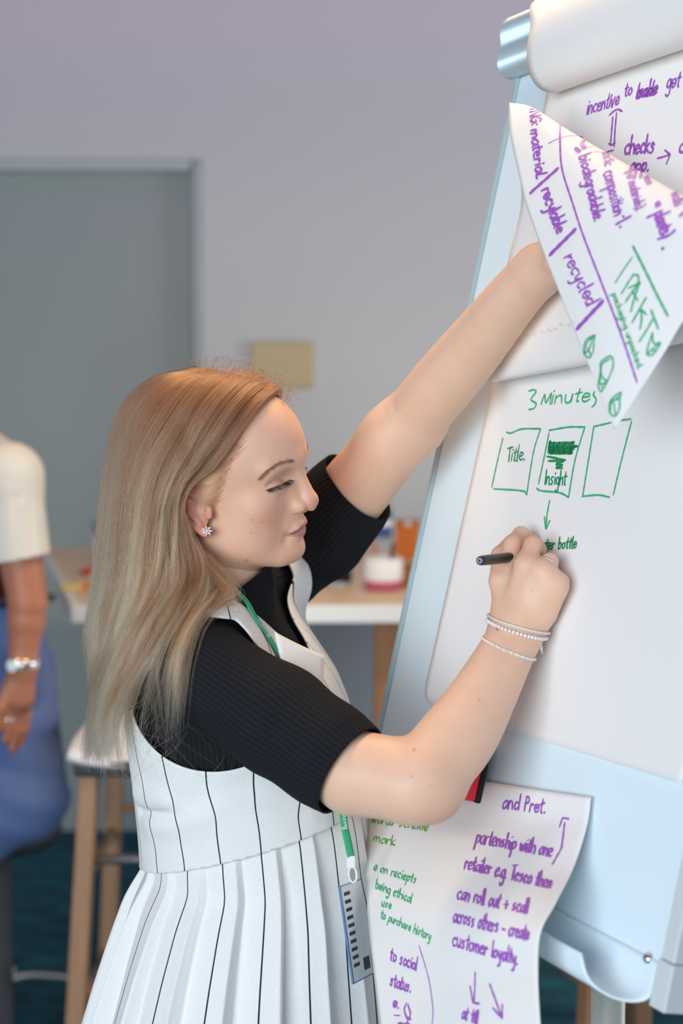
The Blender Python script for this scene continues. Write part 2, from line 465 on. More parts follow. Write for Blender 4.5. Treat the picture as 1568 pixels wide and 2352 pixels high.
for k, (px, py, ang, lab) in enumerate(((192, 1318, .35, 'red marker with white barrel lying nearest the person in jeans'), (226, 1312, -.5, 'red marker with white barrel lying beside the hair'))):
    c = on_table(px, py); t = thing('marker_pen', lab, 'marker', (c[0], c[1], TZ2 + .009), (math.pi / 2, 0, ang), group='red markers on the table')
    lobj('barrel', [(0, -.055), (.008, -.055), (.0088, -.05), (.0088, .02), (.008, .022)], M_capw, t, 16)
    lobj('marker_cap', [(.0094, .012), (.0094, .05), (.007, .056), (0, .056)], M_red, t, 16)
c = on_table(240, 1290)
t = thing('pen_cup', 'white cup holding a dark pen, half hidden by long fair hair', 'cup', (c[0], c[1], TZ2))
lobj('cup_wall', [(0, .002), (.030, 0), (.036, .08), (.0345, .0805), (.029, .004), (0, .004)], M_capw, t)
v, f = tube([(.01, 0, .01), (-.02, -.005, .085), (-.036, -.008, .125)], [.004, .0042, .003], 8)
p_ = mesh_obj('dark_pen', v + np.array([c[0], c[1], TZ2]), f, M_dark); tag(p_, 'dark pen leaning out of the white cup', 'pen')

# ------------------------------------------------------------------ bar stools
M_shell = mat('white_seat_shell', srgb(232, 230, 236), .4)
M_under = mat('dark_seat_underside', srgb(52, 54, 58), .6)
def bar_stool(label, loc, rz, seat_h, top_w, foot_w, shell=True, bars=((.32, .0), (.62, .0))):
    t = thing('bar_stool', label, 'stool', loc, (0, 0, rz), group='bar stools with wooden legs')
    L = []
    for sx in (-1, 1):
        for sy in (-1, 1):
            a = np.array([sx * top_w / 2, sy * top_w / 2, seat_h - .02]); b = np.array([sx * foot_w / 2, sy * foot_w / 2, 0.0]); L.append((a, b))
            ax = frame_from(a - b); n = 2
            bm = box_bm((.040, .040, np.linalg.norm(a - b)), (a + b) / 2, .006, ax)
            bm_obj('leg', bm, M_legwood, t)
    at = lambda k, z: L[k][1] + (L[k][0] - L[k][1]) * (z / (seat_h - .02))
    for z, o in bars:
        for i, j in ((0, 1), (2, 3), (0, 2), (1, 3)):
            zz = z + (o if (i, j) in ((0, 1), (2, 3)) else .05)
            v, f = tube([at(i, zz), at(j, zz)], .011, 10); mesh_obj('footrest_bar', v, f, M_legwood if (i, j) != (0, 2) else M_steel, t)
    if shell:
        n = 20; G = np.zeros((n, n, 3))
        for i in range(n):
            u = i / (n - 1)
            for j in range(n):
                w = j / (n - 1) * 2 - 1
                y = -.21 + .42 * min(u / .6, 1.0) if u < .6 else .21 + .03 * (u - .6) / .4
                z = seat_h + .02 + .03 * abs(w) ** 3 + (0 if u < .6 else .20 * (u - .6) / .4) - (.02 * (1 - u / .15) ** 2 if u < .15 else 0)
                G[i, j] = (w * (.22 - .03 * max(0, u - .6)), y, z)
        v, f = grid_mesh(G); s_ = mesh_obj('seat', v, f, M_shell, t); md = s_.modifiers.new('thick', 'SOLIDIFY'); md.thickness = .014
        bm_obj('seat_plate', box_bm((top_w + .06, top_w + .06, .03), (0, 0, seat_h - .005), .008), M_under, t)
    else:
        v, f = lathe([(0, seat_h + .02), (.16, seat_h + .02), (.172, seat_h + .01), (.172, seat_h - .012), (.16, seat_h - .02), (0, seat_h - .02)], 32)
        mesh_obj('seat', v, f, M_legwood, t)
    return t
s = P(158, 1700, 3.02)
bar_stool('white shell bar stool with wooden legs between the two people', (s[0] + .235, 3.14, 0), 0.0, .87, .36, .46)
s = P(1290, 2300, 2.35)
bar_stool('round wooden bar stool behind the flipchart column', (s[0] + .13, 2.55, 0), .35, .80, .20, .36, shell=False)

# ------------------------------------------------------------------ white cable on the carpet, far left
r = spline([P(-60, 2262, 4.0), P(6, 2236, 4.05), P(30, 2258, 3.98), P(10, 2275, 3.92), P(60, 2264, 3.96), P(140, 2266, 3.95), P(260, 2282, 3.9), P(420, 2290, 3.88)], 60)
r[:, 2] = .006; 
for i_ in range(len(r)): r[i_, 2] += .006 * math.exp(-((i_ - 15) / 4.0) ** 2)
v, f = tube(r, .0055, 8)
tag(mesh_obj('power_cable', v, f, M_capw), 'pale cable lying curled on the teal carpet at far left', 'cable')
# ------------------------------------------------------------------ the flipchart: board frame u (along the text), v (up the board), w (out of it)
_r = ray(-930, 940); BU = -_r; BU[2] = 0; BU = nrm(BU)
_n = np.array([BU[1], -BU[0], 0.0]); _n = _n if _n[0] < 0 else -_n
_t = math.radians(13.75)
BV = np.array([0, 0, 1.0]) * math.cos(_t) - _n * math.sin(_t)
BW = _n * math.cos(_t) + np.array([0, 0, 1.0]) * math.sin(_t)
BO = CAMP + ray(1210, 1290) * 1.62
BAX = (BU, BV, BW)
def B(u, v, w=0.0): return BO + BU * u + BV * v + BW * w
def on_board(px, py, w=0.0):
    r = ray(px, py); s = (np.dot(BO - CAMP, BW) + w) / np.dot(r, BW); return CAMP + r * s
def uv_of(X): d = np.asarray(X) - BO; return np.array([d @ BU, d @ BV, d @ BW])
def bbox_board(u0, u1, v0, v1, w0, w1, bevel=0.0, bm=None):
    return box_bm((u1 - u0, v1 - v0, w1 - w0), B((u0 + u1) / 2, (v0 + v1) / 2, (w0 + w1) / 2), bevel, BAX, bm=bm)

M_board = mat('whiteboard_enamel', srgb(226, 242, 250), .4)
M_edge = mat('frosted_edge', srgb(176, 198, 202), .35)
M_alu = mat('silver_grey_metal', srgb(176, 194, 200), .38, .35)
M_brk = mat('light_grey_metal', srgb(206, 214, 214), .45)
M_post = mat('grey_column_metal', srgb(170, 176, 174), .45, .2)
M_paper = mat('flipchart_paper', srgb(240, 238, 236), .85)
M_screw = mat('chrome_screw', srgb(225, 228, 230), .15, 1.0)
for m_ in (M_paper,):
    h_ = NT(m_); b_ = h_.n['Principled BSDF']
base = B(.05, -.38, -.115); base[2] = 0
BASE = base
chart = thing('flipchart_easel', 'white flipchart easel with silver clamp bar, leaning back on a grey column', 'flipchart', tuple(base))
part = lambda name, bm, m, smooth=False: bm_obj(name, bm, m, chart, smooth, world=True)
part('board', bbox_board(-.236, .338, -.364, .66, -.020, 0, .002), M_board)
_b = bbox_board(-.2445, -.2362, -.364, .655, -.022, .003, .002)
part('frame_edge', _b, M_edge)
part('frame_edge', bbox_board(.3382, .356, -.340, .655, -.024, .004, .002), M_brk)
part('corner_bracket', bbox_board(.3382, .360, -.384, -.340, -.026, .008, .002), M_brk)
# clamp bar: a swept profile with a rounded nose and a waist
prof = [(-.022, .630), (-.024, .672), (-.012, .695), (.006, .702), (.024, .698), (.034, .686), (.0345, .674), (.031, .664), (.029, .656), (.030, .645), (.028, .632), (.018, .622), (.004, .621), (.003, .628)]
def sweep(prof, u0, u1, name, m, parent=chart, n=2, smooth=True, closed=True):
    pr = spline([(a, b, 0) for a, b in prof], 56, closed=closed)
    G = np.array([[B(u, q[1], q[0]) for q in (np.vstack([pr, pr[:1]]) if closed else pr)] for u in np.linspace(u0, u1, n)])
    v, f = grid_mesh(G); f = [tuple(q) for q in f]; k = G.shape[1]
    if closed: f += [tuple(range(k - 1)), tuple(reversed(range(k, 2 * k - 1)))]
    return mesh_obj(name, v, f, m, parent, smooth, world=True)
cb = sweep(prof, -.252, .40, 'clamp_bar', M_alu, smooth=False)
for p_ in cb.data.polygons: p_.use_smooth = len(p_.vertices) == 4
# marker tray: a curled lip below the board
_pr = [(.0015, -.345), (.002, -.366), (.010, -.381), (.024, -.386), (.040, -.383), (.050, -.374), (.053, -.356)]
pr = spline([(a, b, 0) for a, b in _pr], 22)
G = np.zeros((40, 22, 3))
for i, u in enumerate(np.linspace(.035, .337, 40)):
    for j, q in enumerate(pr):
        t_ = j / 21; uu = u - max(0, (u - .20)) * .36 * max(0, t_ - .30) / .70
        G[i, j] = B(uu, q[1], q[0])
v, f = grid_mesh(G); tr = mesh_obj('marker_tray', v, f, M_board, chart, world=True)
md = tr.modifiers.new('thick', 'SOLIDIFY'); md.thickness = .0022; md.offset = 0
c = on_board(1487, 2202, .0018)
v, f = lathe([(0, .004), (.003, .0035), (.0052, .0015), (.0055, 0)], 20, c, BW); mesh_obj('screw', v, f, M_screw, chart, world=True)
# column, base and stays
top = B(.05, -.18, -.032); cx, cy = base[0], base[1]
c2 = P(1396, 2300, 1.66)
part('column_clamp', bbox_board(-.06, .16, -.30, -.10, -.06, -.021, .004), M_post)
v, f = tube([(c2[0], c2[1], .03), (c2[0], c2[1], 1.12)], .0205, 24); mesh_obj('column', v, f, M_post, chart, world=True)
v, f = tube([(c2[0], c2[1], 1.10), B(.05, -.2, -.05)], .016, 16); mesh_obj('column_neck', v, f, M_post, chart, world=True)
v, f = lathe([(0, .034), (.20, .034), (.225, .026), (.23, .012), (.23, 0), (0, 0)], 48, (c2[0], c2[1], 0)); mesh_obj('foot_plate', v, f, M_brk, chart, world=True)

# ------------------------------------------------------------------ paper
def paper(name, G, label, thick=.0004, n_up=None):
    v, f = grid_mesh(G); o = mesh_obj(name, v, f, M_paper); tag(o, label, 'paper sheet')
    md = o.modifiers.new('thick', 'SOLIDIFY'); md.thickness = thick; md.offset = 0
    return o, BVHTree.FromPolygons([tuple(x) for x in v], [tuple(int(i) for i in q) for q in f])
# roll of pages turned back over the clamp bar
_pr = [(.010, .605), (.020, .570), (.048, .563), (.070, .580), (.078, .612), (.074, .645), (.058, .676), (.032, .700), (.0, .713), (-.030, .708), (-.042, .68), (-.046, .58), (-.05, .40)]
pr = spline([(a, b, 0) for a, b in _pr], 64)
G = np.zeros((64, 30, 3))
for j, u in enumerate(np.linspace(-.160, .36, 30)):
    for i, q in enumerate(pr):
        x_ = min(1, max(0, (.695 - q[1]) / .075)) if i < 38 else 0
        uu = u + .052 * x_ * x_ * (3 - 2 * x_) * max(0, 1 - j / 12)
        G[i, j] = B(uu, q[1] + .003 * math.sin(3 * u + 1), q[0] + .003 * math.sin(9 * u) * (i / 60))
roll, _ = paper('turned_back_pages', G, 'white pages turned back over the top of the flipchart clamp bar', .0022)
# page C: the one being written on, with its lower left corner rounded and lifting
UL, UR = -.142, .322
G = np.zeros((70, 50, 3))
for i, t_ in enumerate(np.linspace(0, 1, 70)):
    v_ = .616 - t_ * .808
    for j, s in enumerate(np.linspace(0, 1, 50)):
        u = UL + s * (UR - UL); vv = v_
        dl = max(0, 1 - (u - UL) / .03); db = max(0, 1 - (v_ + .192) / .03)
        u += .010 * dl * db ** 2; vv += .010 * db * dl ** 2
        G[i, j] = B(u, vv + .010 * (s) * t_, .0030 + .0040 * math.exp(-((u - UL) / .05) ** 2) * t_ ** 2 * 1.5 + .004 * db ** 2 * .8)
pageC, bvhC = paper('writing_page', G, 'flipchart page headed 3 minutes, being written on in green')
# page A: flat at the top, then lifted into a loop and its corner folded back over the hand
def row(pts, n=44): return spline(np.array([on_board(a, b, w) for a, b, w in pts]), n)
rows = []
rows.append(np.array([B(u, .615, .0095) for u in np.linspace(UL - .008, UR, 44)]))
rows.append(np.array([B(u, .52, .0095) for u in np.linspace(UL - .008, UR, 44)]))
rows.append(np.array([B(u, .40, .0095) for u in np.linspace(UL - .008, UR, 44)]))
rows.append(np.array([B(UL - .008 + s * (UR - UL + .008), .29 + .05 * s, .011) for s in np.linspace(0, 1, 44)]))
rows.append(row([(1140, 858, .011), (1345, 815, .012), (1568, 762, .012), (1760, 722, .012)]))
rows.append(row([(1122, 878, .030), (1342, 838, .034), (1568, 787, .034), (1760, 746, .034)]))
rows.append(row([(1124, 846, .040), (1342, 806, .052), (1568, 752, .060), (1760, 712, .060)]))
rows.append(row([(1140, 740, .042), (1342, 720, .056), (1568, 676, .078), (1752, 640, .076)]))
rows.append(row([(1166, 600, .046), (1360, 590, .060), (1568, 590, .086), (1742, 590, .084)]))
rows.append(row([(1198, 452, .066), (1350, 450, .074), (1560, 510, .094), (1734, 562, .090)]))
rows.append(row([(1174, 300, .094), (1335, 376, .097), (1560, 478, .100), (1728, 552, .094)]))
rows.append(row([(1170, 238, .118), (1222, 250, .118), (1300, 298, .116), (1420, 368, .112), (1568, 450, .106), (1725, 546, .098)]))
rows.append(row([(1169, 258, .130), (1230, 272, .131), (1300, 314, .130), (1422, 386, .126), (1565, 466, .116), (1722, 549, .104)]))
LE = [(1169, 258, .130), (1172, 315, .140), (1193, 410, .146), (1206, 466, .148), (1238, 556, .148), (1275, 650, .146), (1320, 762, .142), (1366, 874, .137), (1410, 986, .130)]
RE = [(1722, 549, .104), (1690, 594, .108), (1652, 640, .112), (1612, 690, .116), (1568, 738, .120), (1530, 802, .123), (1492, 862, .126), (1452, 924, .128), (1411, 987, .130)]
for k in range(1, 9):
    a, b = np.array(LE[k]), np.array(RE[k]); bulge = .012 * (1 - k / 8)
    rows.append(row([tuple(a), tuple(a * .67 + b * .33 + np.array([0, 0, bulge])), tuple(a * .33 + b * .67 + np.array([0, 0, bulge])), tuple(b)]))
rows = np.array(rows)
R_ = np.stack([spline(rows[:, j], (len(rows) - 1) * 6 + 1) for j in range(rows.shape[1])], 1)
pageA, bvhA = paper('lifted_page', R_, 'upper flipchart page lifted into a loop with its written corner folded over a raised hand')
# page D: sheet fixed low on the board and hanging past the tray
rows = [row([(852, 1759, .010), (1000, 1779, .010), (1180, 1805, .0075), (1357, 1831, .0075)]),
        row([(846, 1850, .016), (1000, 1868, .018), (1180, 1890, .013), (1348, 1895, .010)]),
        row([(842, 1960, .050), (1000, 1975, .058), (1160, 1985, .050), (1318, 1990, .030)]),
        row([(842, 2060, .078), (990, 2075, .088), (1130, 2080, .088), (1276, 2075, .070)]),
        row([(848, 2150, .088), (980, 2160, .096), (1110, 2160, .100), (1241, 2143, .092)]),
        row([(860, 2250, .092), (985, 2255, .096), (1110, 2250, .096), (1235, 2235, .092)]),
        row([(872, 2350, .098), (990, 2352, .102), (1115, 2348, .100), (1240, 2345, .096)]),
        row([(884, 2460, .100), (1000, 2462, .104), (1120, 2460, .100), (1248, 2455, .096)])]
rows = np.array(rows)
R_ = np.stack([spline(rows[:, j], 50) for j in range(rows.shape[1])], 1)
pageD, bvhD = paper('hanging_sheet', R_, 'long sheet of purple and green notes hanging from the lower board past the tray')

# board eraser holding the lower sheet
E0 = uv_of(on_board(1104, 1847, .010)); er = thing('board_eraser', 'red board eraser with black felt base behind the writing forearm', 'eraser', tuple(B(E0[0] - .055, E0[1] + .03, .010)))
M_rede = mat('red_plastic_eraser', srgb(226, 34, 52), .4); M_felt = mat('black_felt', srgb(30, 31, 34), .9)
bm_obj('felt_pad', bbox_board(E0[0] - .105, E0[0], E0[1], E0[1] + .062, .0100, .0165, .002), M_felt, er, world=True)
bm_obj('grip', bbox_board(E0[0] - .104, E0[0] - .001, E0[1] + .001, E0[1] + .061, .0165, .032, .003), M_rede, er, world=True)

# ------------------------------------------------------------------ handwriting: single-stroke letters inked as flat ribbons lying on the paper
GL = {
 'a': ['.8,.85 .5,1 .1,.7 .05,.25 .3,0 .6,.25 .8,.9 .78,.2 .95,0'], 'b': ['.1,2 .08,0', '.08,.6 .45,1 .75,.6 .5,.05 .08,.1'],
 'c': ['.7,.85 .4,1 .05,.55 .3,0 .7,.15'], 'd': ['.75,.85 .35,1 .05,.5 .3,0 .7,.4', '.8,2 .75,0'],
 'e': ['.05,.5 .7,.6 .55,1 .2,.95 .05,.4 .35,0 .75,.2'], 'f': ['.7,1.8 .4,1.9 .3,1.4 .25,-.1', '0,.95 .6,1.05'],
 'g': ['.75,.85 .35,1 .05,.55 .3,.05 .7,.4 .75,.9 .7,-.6 .4,-1 .05,-.75'], 'h': ['.1,2 .05,0', '.08,.6 .45,1 .7,.7 .68,0'],
 'i': ['.12,1 .1,0', '.16,1.45 .18,1.55'], 'j': ['.3,1 .25,-.7 0,-.9', '.32,1.45 .34,1.55'], 'k': ['.1,2 .05,0', '.65,1.05 .1,.5 .7,0'],
 'l': ['.14,2 .08,.2 .2,0'], 'm': ['.08,1 .05,0', '.06,.6 .35,1 .5,.7 .48,0', '.5,.6 .8,1 1,.7 .98,0'], 'n': ['.08,1 .05,0', '.06,.6 .4,1 .65,.7 .65,0'],
 'o': ['.45,1 .1,.75 .05,.3 .3,0 .65,.25 .7,.75 .4,1'], 'p': ['.15,1 -.05,-1', '.12,.7 .5,1 .75,.65 .5,.1 .1,.15'], 'r': ['.1,1 .06,0', '.08,.55 .35,.95 .6,.9'],
 's': ['.6,.9 .3,1 .15,.75 .5,.4 .4,.05 .05,.08'], 't': ['.35,1.7 .25,.2 .45,0', '.0,1.05 .65,1.15'], 'u': ['.08,1 .08,.3 .3,0 .6,.3 .68,1', '.68,1 .66,0'],
 'v': ['.0,1 .3,0 .65,1'], 'w': ['.0,1 .2,0 .45,.8 .65,0 .95,1'], 'y': ['.05,1 .15,.35 .4,.2 .7,1', '.7,1 .5,-.7 .1,-.9'],
 'T': ['0,1.8 .9,1.95', '.45,1.85 .4,0'], 'I': ['.15,1.9 .1,0'], 'P': ['.15,1.9 .05,0', '.15,1.85 .65,1.75 .6,1.1 .1,.9'], 'R': ['.12,1.9 .05,0', '.12,1.85 .6,1.7 .5,1.1 .1,.95 .7,0'],
 'N': ['.05,0 .1,1.9 .7,0 .75,1.9'], 'G': ['.75,1.6 .4,1.9 .05,1 .3,0 .75,.4 .75,.9 .45,.9'], 'O': ['.4,1.9 .05,1 .35,0 .75,.9 .5,1.85'], 'M': ['0,0 .2,1.2 .45,.2 .8,1.2 .85,0'],
 '.': ['.1,.0 .16,.1'], ':': ['.1,.2 .14,.3', '.1,1 .14,1.1'], '-': ['0,.55 .7,.6'], '+': ['0,.6 .8,.65', '.4,1.1 .38,.1'], '(': ['.35,2 .05,1 .25,-.3'], ')': ['.05,2 .35,1 .0,-.4'], '=': ['0,.8 .5,.8', '0,.4 .5,.4'],
}
ADV = {'i': .38, 'l': .38, '.': .35, ':': .4, ' ': .75, 'm': 1.25, 'w': 1.15, 't': .7, 'r': .72, 'I': .35, 'j': .5, '(': .5, ')': .5, 'T': .85}
INK = {'p': mat('purple_ink', srgb(164, 90, 194), .6), 'g': mat('green_ink', srgb(64, 178, 122), .6), 'd': mat('dark_green_ink', srgb(24, 146, 90), .6), 'y': mat('yellow_green_ink', srgb(104, 176, 60), .6), 'f': mat('faded_ink', srgb(228, 222, 230), .8)}
def surf_plane(w):
    return lambda px, py: (on_board(px, py, w), BW)
def surf_bvh(bvh):
    def g(px, py):
        r = nrm(ray(px, py)); loc, no, i, d = bvh.ray_cast(Vector(CAMP), Vector(r))
        if loc is None: return None
        no = np.array(no); no = -no if np.dot(no, r) > 0 else no
        return np.array(loc) + no * .0007, no
    return g
class Ink:
    def __init__(s, surf, sheet, col): s.surf = surf; s.sheet = sheet; s.col = col; s.v = []; s.f = []
    def stroke(s, pts, width=.0028, smooth=True, step=2.5):
        p = np.asarray(pts, float)
        L = np.linalg.norm(np.diff(p, axis=0), axis=1).sum(); n = max(4, int(L / step))
        q = spline(p, n) if (smooth and len(p) > 2) else np.stack([np.interp(np.linspace(0, len(p) - 1, n), np.arange(len(p)), p[:, k]) for k in (0, 1)], 1)
        run = []
        def flush():
            if len(run) < 2: run.clear(); return
            P_ = np.array([a for a, b in run]); N_ = np.array([b for a, b in run])
            T = np.gradient(P_, axis=0); S = np.cross(N_, T); S /= np.linalg.norm(S, axis=1)[:, None] + 1e-12
            T /= np.linalg.norm(T, axis=1)[:, None] + 1e-12
            P_[0] -= T[0] * width * .35; P_[-1] += T[-1] * width * .35
            wd = np.full(len(P_), width * .42); wd[0] *= .6; wd[-1] *= .6
            wd *= 1 + .12 * np.sin(np.arange(len(P_)) * .7 + len(s.v))
            o = len(s.v)
            for a, b, c in zip(P_, S, wd): s.v += [a + b * c, a - b * c]
            for k in range(len(P_) - 1): s.f.append((o + 2 * k, o + 2 * k + 1, o + 2 * k + 3, o + 2 * k + 2))
            run.clear()
        for a in q:
            h_ = s.surf(a[0], a[1])
            if h_ is None: flush()
            else:
                if run and np.linalg.norm(run[-1][0] - h_[0]) > .010: flush()
                run.append((h_[0], h_[1]))
        flush()
    def text(s, txt, a, b, up, width=.0028, jit=.05):
        s.done('drawn_marks')
        a = np.array(a, float); b = np.array(b, float); up = np.array(up, float)
        tot = sum(ADV.get(c, .9) for c in txt); ax = (b - a) / tot; x = 0
        for c in txt:
            for st in GL.get(c, []):
                pts = [tuple(map(float, q.split(','))) for q in st.split()]
                j = rng.normal(0, jit, (len(pts), 2))
                s.stroke([a + ax * (x + px_ + j[i, 0] * .6) + up * (py_ + j[i, 1]) for i, (px_, py_) in enumerate(pts)], width)
            x += ADV.get(c, .9)
        s.done()
    def done(s, name='handwriting'):
        if s.v: mesh_obj(name, np.array(s.v), s.f, INK[s.col], s.sheet, smooth=False)['kind'] = 'stuff'; s.v = []; s.f = []
z3 = lambda *q: [(1100 + x / 3.35, y / 3.35) for x, y in q]
z4 = lambda *q: [(1100 + x / 3.35, 550 + y / 3.35) for x, y in q]
zc = lambda *q: [(1300 + x / 5.85, 100 + y / 5.85) for x, y in q]
z6 = lambda *q: [(820 + x / 2.096, 1700 + y / 2.096) for x, y in q]
z8 = lambda *q: [(820 + x / 4.126, 1840 + y / 4.126) for x, y in q]

# --- page C
k = Ink(surf_bvh(bvhC), pageC, 'g'); W_ = .0027
k.stroke(z4((385, 1168), (420, 1158), (440, 1175), (400, 1232), (440, 1262), (425, 1300), (385, 1310)), W_)
k.text('Minute', (1243, 929), (1357, 922), (3, -19), W_)
k.stroke(z4((890, 1172), (882, 1200), (902, 1228), (895, 1265), (870, 1290)), W_)
for s_ in ([(215, 1485), (250, 1490), (330, 1460), (475, 1458)], [(475, 1458), (420, 1640), (370, 1950)], [(185, 1530), (140, 1720), (100, 1905)], [(115, 1920), (330, 1935), (370, 1965)],
           [(540, 1470), (690, 1445), (815, 1445)], [(815, 1445), (740, 1700), (690, 1985)], [(540, 1490), (500, 1690), (460, 1880)], [(445, 1915), (480, 1935), (620, 1950), (690, 1985)],
           [(890, 1440), (975, 1420), (1085, 1395), (1170, 1383)], [(885, 1440), (840, 1720), (800, 1970)], [(1175, 1400), (1100, 1690), (1035, 1965)], [(795, 1978), (920, 1968), (1005, 1985)],
           [(545, 2010), (525, 2120), (517, 2225)], [(505, 2135), (517, 2225), (545, 2165)]):
    k.stroke(z4(*s_), W_)
k.done('drawn_marks')
k = Ink(surf_bvh(bvhC), pageC, 'd')
k.text('Title.', (1163, 1062), (1207, 1056), (2.2, -18), .0026)
k.text('Insight', (1251, 1112), (1301, 1114), (1.6, -17), .0026)
k.text('Rational', (1258, 1042), (1316, 1042), (1.5, -14), .0026)
k.stroke(z4((540, 1570), (735, 1565), (535, 1595), (760, 1592), (535, 1610), (735, 1610), (540, 1628), (722, 1630), (545, 1645), (715, 1648)), .0034)
k.stroke(z4((550, 1550), (545, 1640), (580, 1560), (575, 1645), (620, 1560), (612, 1648), (665, 1565), (655, 1650), (705, 1570), (700, 1650), (730, 1575)), .0030)
k.stroke(z4((525, 1670), (665, 1700)), .0032); k.stroke(z4((535, 1705), (660, 1706), (590, 1730), (650, 1736), (590, 1760), (645, 1760)), .0030, smooth=False); k.stroke(z4((598, 1680), (600, 1750)), .0026)
k.text('water bottle', (1232, 1264), (1325, 1258), (1.8, -13.5), .0028)
k.done('drawn_marks')
# --- page A, flat part
k = Ink(surf_bvh(bvhA), pageA, 'p')
k.text('incentive', (1347, 263), (1422, 240), (3.5, -19), .0030)
k.text('to', (1434, 221), (1453, 217), (2, -16), .0032)
k.text('make', (1462, 225), (1510, 216), (3, -18), .0038); k.text('bade', (1461, 226), (1508, 217), (4, -17), .0034)
k.text('get', (1530, 203), (1562, 199), (3, -19), .0030)
for s_ in ([(585, 965), (640, 915), (700, 888), (755, 915)], [(630, 990), (615, 1160), (600, 1335)], [(680, 935), (660, 1160), (648, 1385)], [(575, 1345), (610, 1365), (660, 1340)]): k.stroke(zc(*s_), .0030)
k.text('checks', (1434, 355), (1504, 350), (3, -21), .0040)
k.stroke(zc((1230, 1545), (1310, 1525), (1390, 1495)), .0030); k.stroke(zc((1330, 1435), (1398, 1495), (1352, 1620)), .0030, smooth=False)
k.stroke(zc((1590, 1335), (1540, 1380), (1530, 1450), (1580, 1470)), .0036)
k.text('app.', (1446, 393), (1491, 392), (2.5, -17), .0040)
# --- page A, folded corner
k.text('ING:', (1217, 250), (1220, 292), (13, -2), .0030)
k.text('material.', (1218, 300), (1233, 414), (13, -4), .0034)
k.stroke([(1219, 443), (1281, 388)], .0056)
k.text('recylable', (1243, 438), (1280, 540), (14, -8), .0036)
k.stroke([(1264, 585), (1321, 528)], .0060)
k.text('recycled', (1296, 592), (1350, 706), (15, -9), .0028)
k.stroke([(1326, 755), (1384, 693)], .0060)
k.stroke([(1286, 287), (1286, 319), (1291, 388), (1315, 466), (1340, 542), (1381, 648), (1410, 723), (1437, 798), (1463, 878)], .0026)
k.stroke([(1260, 330), (1280, 320), (1303, 313), (1325, 313), (1339, 316)], .0016)
k.stroke([(1343, 321), (1336, 331), (1343, 341)], .0052); k.stroke([(1322, 341), (1330, 349)], .0052); k.stroke([(1330, 349), (1345, 340), (1364, 338)], .0014)
k.stroke([(1362, 349), (1378, 350), (1392, 353)], .0014)
k.text('biodegradable.', (1330, 360), (1366, 512), (14, -5), .0030)
k.text('lastic', (1384, 352), (1390, 384), (13, -4), .0024)
k.text('composition', (1386, 398), (1412, 500), (15, -7), .0028)
k.stroke([(1415, 516), (1449, 497)], .0034); k.stroke([(1431, 497), (1433, 499)], .0034); k.stroke([(1424, 521), (1426, 522)], .0030)
k.text('(no materials).', (1436, 395), (1462, 486), (12, -5), .0024)
k.text('non', (1477, 409), (1486, 428), (11, -6), .0022)
k.text('=', (1501, 470), (1506, 484), (14, -7), .0044)
k.text('plants)', (1502, 492), (1520, 552), (16, -9), .0036); k.stroke([(1521, 571), (1523, 572)], .0040)
k.text('walls', (1541, 446), (1551, 478), (14, -6), .0026)
k.stroke([(1561, 497), (1570, 488)], .0036)
k.done('drawn_marks')
k = Ink(surf_bvh(bvhA), pageA, 'g')
k.stroke([(1454, 566), (1482, 622), (1510, 680), (1534, 726)], .0030); k.stroke(z4((1180, 140), (1110, 240), (1050, 335)), .0022)
for s_ in ([(1190, 270), (1145, 340), (1100, 415)], [(1185, 275), (1225, 280), (1220, 340), (1150, 375)], [(1240, 330), (1185, 400), (1130, 480)], [(1240, 330), (1200, 440), (1170, 555)], [(1180, 400), (1222, 470)],
           [(1285, 450), (1235, 540), (1180, 640)], [(1240, 535), (1288, 578)], [(1245, 540), (1252, 610), (1240, 690)], [(1325, 545), (1350, 610), (1380, 690)], [(1340, 610), (1290, 700), (1235, 785)]):
    k.stroke(z4(*s_), .0026)
k.text('packaging unpacked.', (1406, 676), (1466, 850), (6.5, -4), .0018)
for s_ in ([(895, 735), (830, 770), (808, 830), (810, 880), (850, 910), (880, 860), (885, 790), (895, 735)], [(885, 755), (835, 790), (815, 880)], [(870, 780), (850, 840), (815, 885)], [(840, 840), (860, 890)],
           [(1010, 895), (940, 945), (935, 1020), (920, 1120), (940, 1170), (975, 1120), (1030, 990), (1030, 920), (1010, 895)], [(1010, 920), (950, 960), (945, 1050), (990, 1095)], [(940, 1010), (935, 1110), (985, 1100)], [(945, 1130), (955, 1150)],
           [(1095, 1175), (1030, 1220), (1005, 1270), (1008, 1330), (1045, 1360), (1080, 1310), (1085, 1230), (1095, 1175)], [(1085, 1205), (1020, 1260), (1012, 1330)], [(1020, 1240), (1080, 1230)], [(1040, 1260), (1050, 1340)],
           [(1335, 720), (1300, 830), (1295, 885), (1340, 885), (1395, 800), (1345, 800), (1335, 720)], [(1300, 880), (1350, 830), (1395, 800)], [(1320, 860), (1360, 850)]):
    k.stroke(z4(*s_), .0023)
k.done('drawn_marks')
